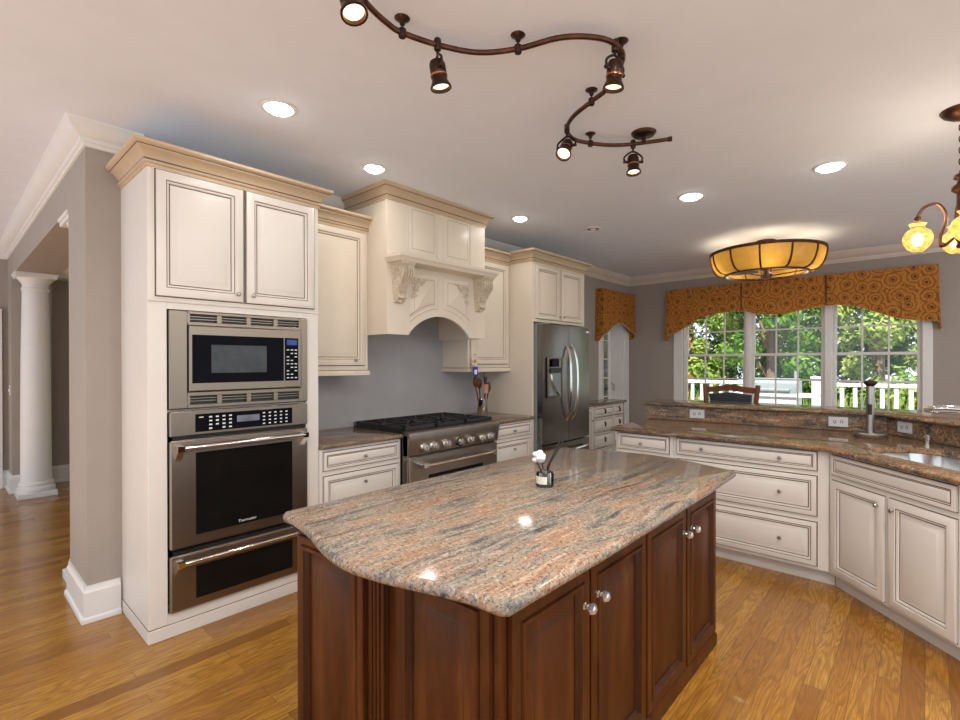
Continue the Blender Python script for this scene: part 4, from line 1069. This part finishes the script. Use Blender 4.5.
head(2.70, 1.304, (-.12, -.10, -1))

# drum fan light over the dining end
t = thing('drum_chandelier', 'round amber glass drum ceiling fixture with bronze ribs over the dining end', 'ceiling light', (6.02, 1.335, 0))
MB().lathe([(.10, ZC), (.10, 2.72), (.085, 2.71), (.03, 2.705), (.03, 2.42), (.055, 2.41), (.055, 2.375), (.02, 2.365)], segs=28).build('canopy', M['rust'], t)
zt_, zb_ = 2.655, 2.425
def bowl(k):
    a = k/8; return (.41+.155*math.sin(a*PI/2)**.55 if a else .41, zb_+(zt_-zb_)*(1-math.cos(a*PI/2))**.75)
BP = [bowl(k) for k in range(9)]
MB().lathe([(r-.004, z) for r, z in BP], segs=48, cap=False).build('amber_shade', M['shade'], t)
for R_, z, rr in ((.565, zt_, .011), (.41, zb_, .010)):
    mb = MB(); mb.lathe([(R_-rr, z-rr*1.3), (R_+rr, z-rr*1.3), (R_+rr, z+rr*1.3), (R_-rr, z+rr*1.3), (R_-rr, z-rr*1.3)], segs=56, cap=False); mb.build('hoop', M['rust'], t)
for k in range(12):
    a = 2*PI*k/12+.12; MB().tube([((r+.002)*math.cos(a), (r+.002)*math.sin(a), z) for r, z in BP], .010, 6).build('rib', M['rust'], t)
mb = MB()
for k in range(3):
    a = 2*PI*k/3+.5; mb.tube([(.05*math.cos(a), .05*math.sin(a), 2.40), (.395*math.cos(a), .395*math.sin(a), zb_)], .006, 6)
mb.build('spokes', M['rust'], t)
for k in range(4):
    a = PI/2*k+.2; mb = MB(); c, s_ = math.cos(a), math.sin(a)
    q_ = [(.07, -.03), (.16, -.06), (.32, -.065), (.37, -.03), (.34, .05), (.18, .05), (.07, .03)]
    i = mb.pts([(u*c-v_*s_, u*s_+v_*c, 2.455+v_*.15) for u, v_ in q_]); j = mb.pts([(u*c-v_*s_, u*s_+v_*c, 2.463+v_*.15) for u, v_ in q_]); mb.face(i); mb.face(j[::-1]); mb.strip(i, j)
    mb.build('fan_blade', M['bronze'], t)
for k in range(5):
    a = 2*PI*k/5+.9; p = (.42*math.cos(a), .42*math.sin(a), 2.56)
    MB().ball(p, .03).build('bulb', M['bulb'], t)
    lamp('drum_lamp', 'POINT', (p[0], p[1], 2.53), 1.1, (1, .84, .62), t, .09)

# hanging chandelier at the right edge
CXY = (3.575, -.142)
t = thing('chandelier', 'bronze chandelier with amber glass globes hanging on a chain', 'chandelier', (*CXY, 0))
MB().lathe([(.02, 2.735), (.045, 2.745), (.076, 2.765), (.090, 2.785), (.090, ZC)], segs=32).build('ceiling_canopy', M['rust'], t)
mb = MB()
for k in range(9):
    z = 2.725-k*.030; a = k*PI/2; u = Vector((math.cos(a+.3), math.sin(a+.3), 0))
    mb.tube([Vector((0, 0, z))+u*.011*math.cos(q_)+Vector((0, 0, .020*math.sin(q_))) for q_ in [i*PI/5 for i in range(10)]], .003, 6, closed=True)
mb.build('chain', M['bronze'], t)
MB().lathe([(.008, 2.47), (.012, 2.455), (.03, 2.445), (.034, 2.43), (.018, 2.415), (.022, 2.40), (.040, 2.385), (.042, 2.365), (.02, 2.345), (.022, 2.22), (.034, 2.16), (.03, 2.11), (.012, 2.08), (.004, 2.06)], segs=20).build('stem', M['rust'], t)
a0 = math.radians(95)
for k in range(4):
    a = a0+2*PI*k/4; u = Vector((math.cos(a), math.sin(a), 0))*.80; z_ = Vector((0, 0, 1))
    mb = MB(); P = bez([u*.028+z_*2.12, u*.09+z_*2.075, u*.105+z_*2.12, u*.075+z_*2.23, u*.115+z_*2.305, u*.185+z_*2.30, u*.222+z_*2.255], 6)
    mb.tube(P, .008, 8); mb.ball(u*.222+z_*2.24, .017); mb.ball(u*.095+z_*2.082, .015)
    mb.lathe([(.006, 2.20), (.014, 2.21), (.022, 2.222), (.012, 2.235)], u*.222, segs=12); arm = mb.build('arm', M['rust'], t)
    MB().lathe([(.034, 2.205), (.040, 2.212), (.030, 2.198), (.034, 2.185), (.056, 2.168), (.068, 2.14), (.065, 2.112), (.047, 2.08), (.028, 2.062), (.008, 2.057)], u*.222, segs=24, cap=False).build('glass_globe', M['globe'], arm)
    MB().ball(u*.222+z_*2.125, .028, (1, 1, 1.3)).build('bulb', M['bulb'], arm)
    MB().lathe([(.014, 2.16), (.014, 2.20)], u*.222, segs=10).build('socket', M['bronze'], arm)
    lamp('globe_lamp', 'POINT', u*.222+z_*2.235, 1.4, (1, .84, .62), t, .04)

# ------------------------------------------------------------------ outdoors
MB().box(7.45, 13, -8, 12, -.25, -.05).build('deck', M['deck'], kind='structure')
MB().box(7.4, 60, -40, 60, -.9, -.8).build('ground', M['grass'], kind='structure')
def railing(label, p0, p1, posts):
    p0 = Vector(p0); p1 = Vector(p1); L_ = (p1-p0).length; a = math.atan2(p1.y-p0.y, p1.x-p0.x)
    t = thing('deck_railing', label, 'railing', (p0.x, p0.y, 0), a, 'white deck railings')
    MB().box(0, L_, -.045, .045, .955, 1.03, .008).build('top_rail', M['vinyl'], t)
    MB().box(0, L_, -.03, .03, .08, .14, .006).build('bottom_rail', M['vinyl'], t)
    n = int(L_/.205)
    for k in range(1, n): MB().box(L_*k/n-.035, L_*k/n+.035, -.02, .02, .13, .965).build('baluster', M['vinyl'], t)
    for x in posts: MB().box(x-.09, x+.09, -.09, .09, -.04, 1.10, .008).box(x-.11, x+.11, -.11, .11, 1.10, 1.15, .01).build('post', M['vinyl'], t)
railing('white deck railing seen through the left window pane', (12, 6.2, 0), (12, 2.95, 0), (.0, 1.6))
railing('white deck railing seen through the right and center windows', (12, 1.70, 0), (12, -3.0, 0), (0.0,))
# gas grill
t = thing('grill', 'grey lidded outdoor grill with white shelf on the deck beyond the center window', 'grill', (10.8, 2.22, -.05))
MB().box(-.28, .28, -.40, .40, .12, .86, .01).build('cabinet', M['greyl'], t)
mb = MB()
for z in (.30, .46, .62): mb.box(-.295, -.278, -.38, .38, z, z+.012)
mb.build('drawer_seams', M['grey'], t)
mb = MB(); mb.prism([(-.28, .90), (-.29, .98), (-.26, 1.10), (-.14, 1.18), (.12, 1.19), (.28, 1.12), (.28, .90)], 'y', -.40, .40); mb.build('lid', M['grey'], t)
MB().tube([(-.33, -.3, .99), (-.33, .3, .99)], .014, 8).tube([(-.33, -.3, .99), (-.27, -.3, .99)], .01, 6).tube([(-.33, .3, .99), (-.27, .3, .99)], .01, 6).build('lid_handle', M['chrome'], t)
MB().box(-.32, .28, -.72, .72, .84, .90, .008).build('shelf', M['vinyl'], t)
MB().tube([(.05, -.33, 1.1), (.05, -.33, 1.33)], .03, 8).build('flue', M['grey'], t)
for x in (-.22, .22):
    for y in (-.34, .34): MB().lathe([(.04, 0), (.04, .12)], (x, y, 0), segs=10).build('wheel', M['black'], t)
t = thing('flowering_plant', 'red flowering plant beside the grill', 'plant', (10.2, 1.80, -.05))
MB().lathe([(.11, 0), (.15, .28), (.16, .30)], segs=16).build('pot', M['grey'], t)
mb = MB()
for k in range(220):
    p = Vector((random.gauss(0, .11), random.gauss(0, .13), .42+random.gauss(0, .10))); q_ = Vector((random.uniform(-1, 1), random.uniform(-1, 1), random.uniform(-.3, 1))).normalized()*.035; r_ = q_.orthogonal().normalized()*.018
    mb.face(mb.pts([p-q_, p+r_, p+q_, p-r_]))
mb.build('foliage', M['leafB'], t, smooth=0)
mb = MB()
for k in range(10): mb.ball((random.gauss(-.05, .06), random.gauss(0, .07), .58+random.gauss(0, .05)), .03, seg=6, rg=4)
mb.build('blossom', M['red'], t)

def tree(label, x, y, mat, h, rad, n, leaf, seed, base=.3, group='trees beyond the deck'):
    R_ = random.Random(seed)
    t = thing('tree', label, 'tree', (x, y, -.8), 0, group)
    mb = MB(); mb.tube([(0, 0, 0), (R_.uniform(-.1, .1), R_.uniform(-.1, .1), h*.5), (R_.uniform(-.2, .2), R_.uniform(-.2, .2), h*.9)], [.16, .11, .03], 8)
    for k in range(6):
        a = R_.uniform(0, 2*PI); z0 = h*R_.uniform(.25, .6); mb.tube([(0, 0, z0), (rad*.6*math.cos(a), rad*.6*math.sin(a), z0+h*.2)], [.05, .015], 6)
    mb.build('trunk', M['bark'], t)
    blobs = []
    for k in range(26):
        a = R_.uniform(0, 2*PI); zz = R_.uniform(base, h); f = math.sin(PI*min(1, max(.12, (zz-base+.4)/(h-base+.8))))**.6
        rr = rad*f*math.sqrt(R_.random()); blobs.append((Vector((rr*math.cos(a), rr*math.sin(a), zz)), rad*R_.uniform(.28, .5)))
    mb = MB()
    for k in range(n):
        c, br = R_.choice(blobs)
        d = Vector((R_.gauss(0, 1), R_.gauss(0, 1), R_.gauss(0, 1))).normalized()
        p = c+d*br*(R_.random()**.35)
        nn = (d+Vector((R_.gauss(0, .5), R_.gauss(0, .5), R_.gauss(.3, .5)))).normalized(); u = nn.orthogonal().normalized(); v_ = nn.cross(u)
        an = R_.uniform(0, 2*PI); u, v_ = u*math.cos(an)+v_*math.sin(an), v_*math.cos(an)-u*math.sin(an); L = leaf*R_.uniform(.6, 1.3)
        mb.face(mb.pts([p-u*L, p+v_*L*.5, p+u*L, p-v_*L*.5]))
    mb.build('foliage', mat, t, smooth=0)
TR = [('small orange turning tree beyond the left window', 13.55, 5.15, 'leafC', 3.1, .62, .2), ('bright slender tree seen through the side window', 13.7, 7.75, 'leafB', 5.2, .85, .1),
      ('yellow green tree beyond the right edge of the right window', 15.3, -1.55, 'leafB', 5.6, 1.15, .1), ('yellow green tree filling the right window', 15.3, .85, 'leafB', 6, 1.15, .1),
      ('bright green tree behind the grill in the center window', 15.3, 3.25, 'leafA', 6.2, 1.15, .1), ('yellow green tree behind the orange one in the left window', 16.0, 5.75, 'leafB', 5.4, 1.15, .1), ('green tree between the left and the side window', 16.0, 9.6, 'leafA', 6, 1.15, .1),
      ('green tree in the second row far right', 18.6, -3.0, 'leafA', 7, 1.5, .1), ('dark tree in the second row behind the right window', 18.4, -.25, 'leafD', 7.5, 1.5, .1), ('pale green tree in the second row between right and center window', 18.4, 2.5, 'leafA', 7.2, 1.5, .1),
      ('dark tree in the second row behind the center and left window', 18.6, 5.2, 'leafD', 7.6, 1.5, .1), ('green tree in the second row behind the left window', 19.0, 7.9, 'leafA', 7.2, 1.5, .1), ('dark tree in the second row behind the side window', 19.2, 11.6, 'leafD', 7.5, 1.5, .1),
      ('tall dark tree at the back behind the right window', 24, -1.5, 'leafD', 10, 3.0, .1), ('tall dark tree at the back behind the center window', 24, 4.4, 'leafD', 10, 3.0, .1), ('tall dark tree at the back behind the left window', 24, 10.2, 'leafD', 10, 3.0, .1), ('tall dark tree at the back behind the side window', 24.5, 16, 'leafD', 10, 3.0, .1)]
for i, (lb, x, y, m_, h, rad, bs) in enumerate(TR):
    tree(lb, x, y, M[m_], h, rad, int(6400*min(rad, 1.7)), .066+.016*rad, 40+i, bs)
MB2 = MB(); R_ = random.Random(3)
for k in range(2600):
    x, y = R_.uniform(13.2, 15.0), R_.uniform(-3, 9); b = Vector((x, y, -.8)); h = R_.uniform(.5, 1.5); dx = Vector((R_.gauss(0, .12), R_.gauss(0, .12), h)); s_ = Vector((R_.uniform(-1, 1), R_.uniform(-1, 1), 0)).normalized()*.035
    MB2.face(MB2.pts([b-s_, b+s_, b+dx+s_*.2, b+dx-s_*.2]))
MB2.build('tall_grass', M['leafB'], kind='stuff', label='tall meadow grass and weeds growing beyond the deck railing', cat='grass', smooth=0)
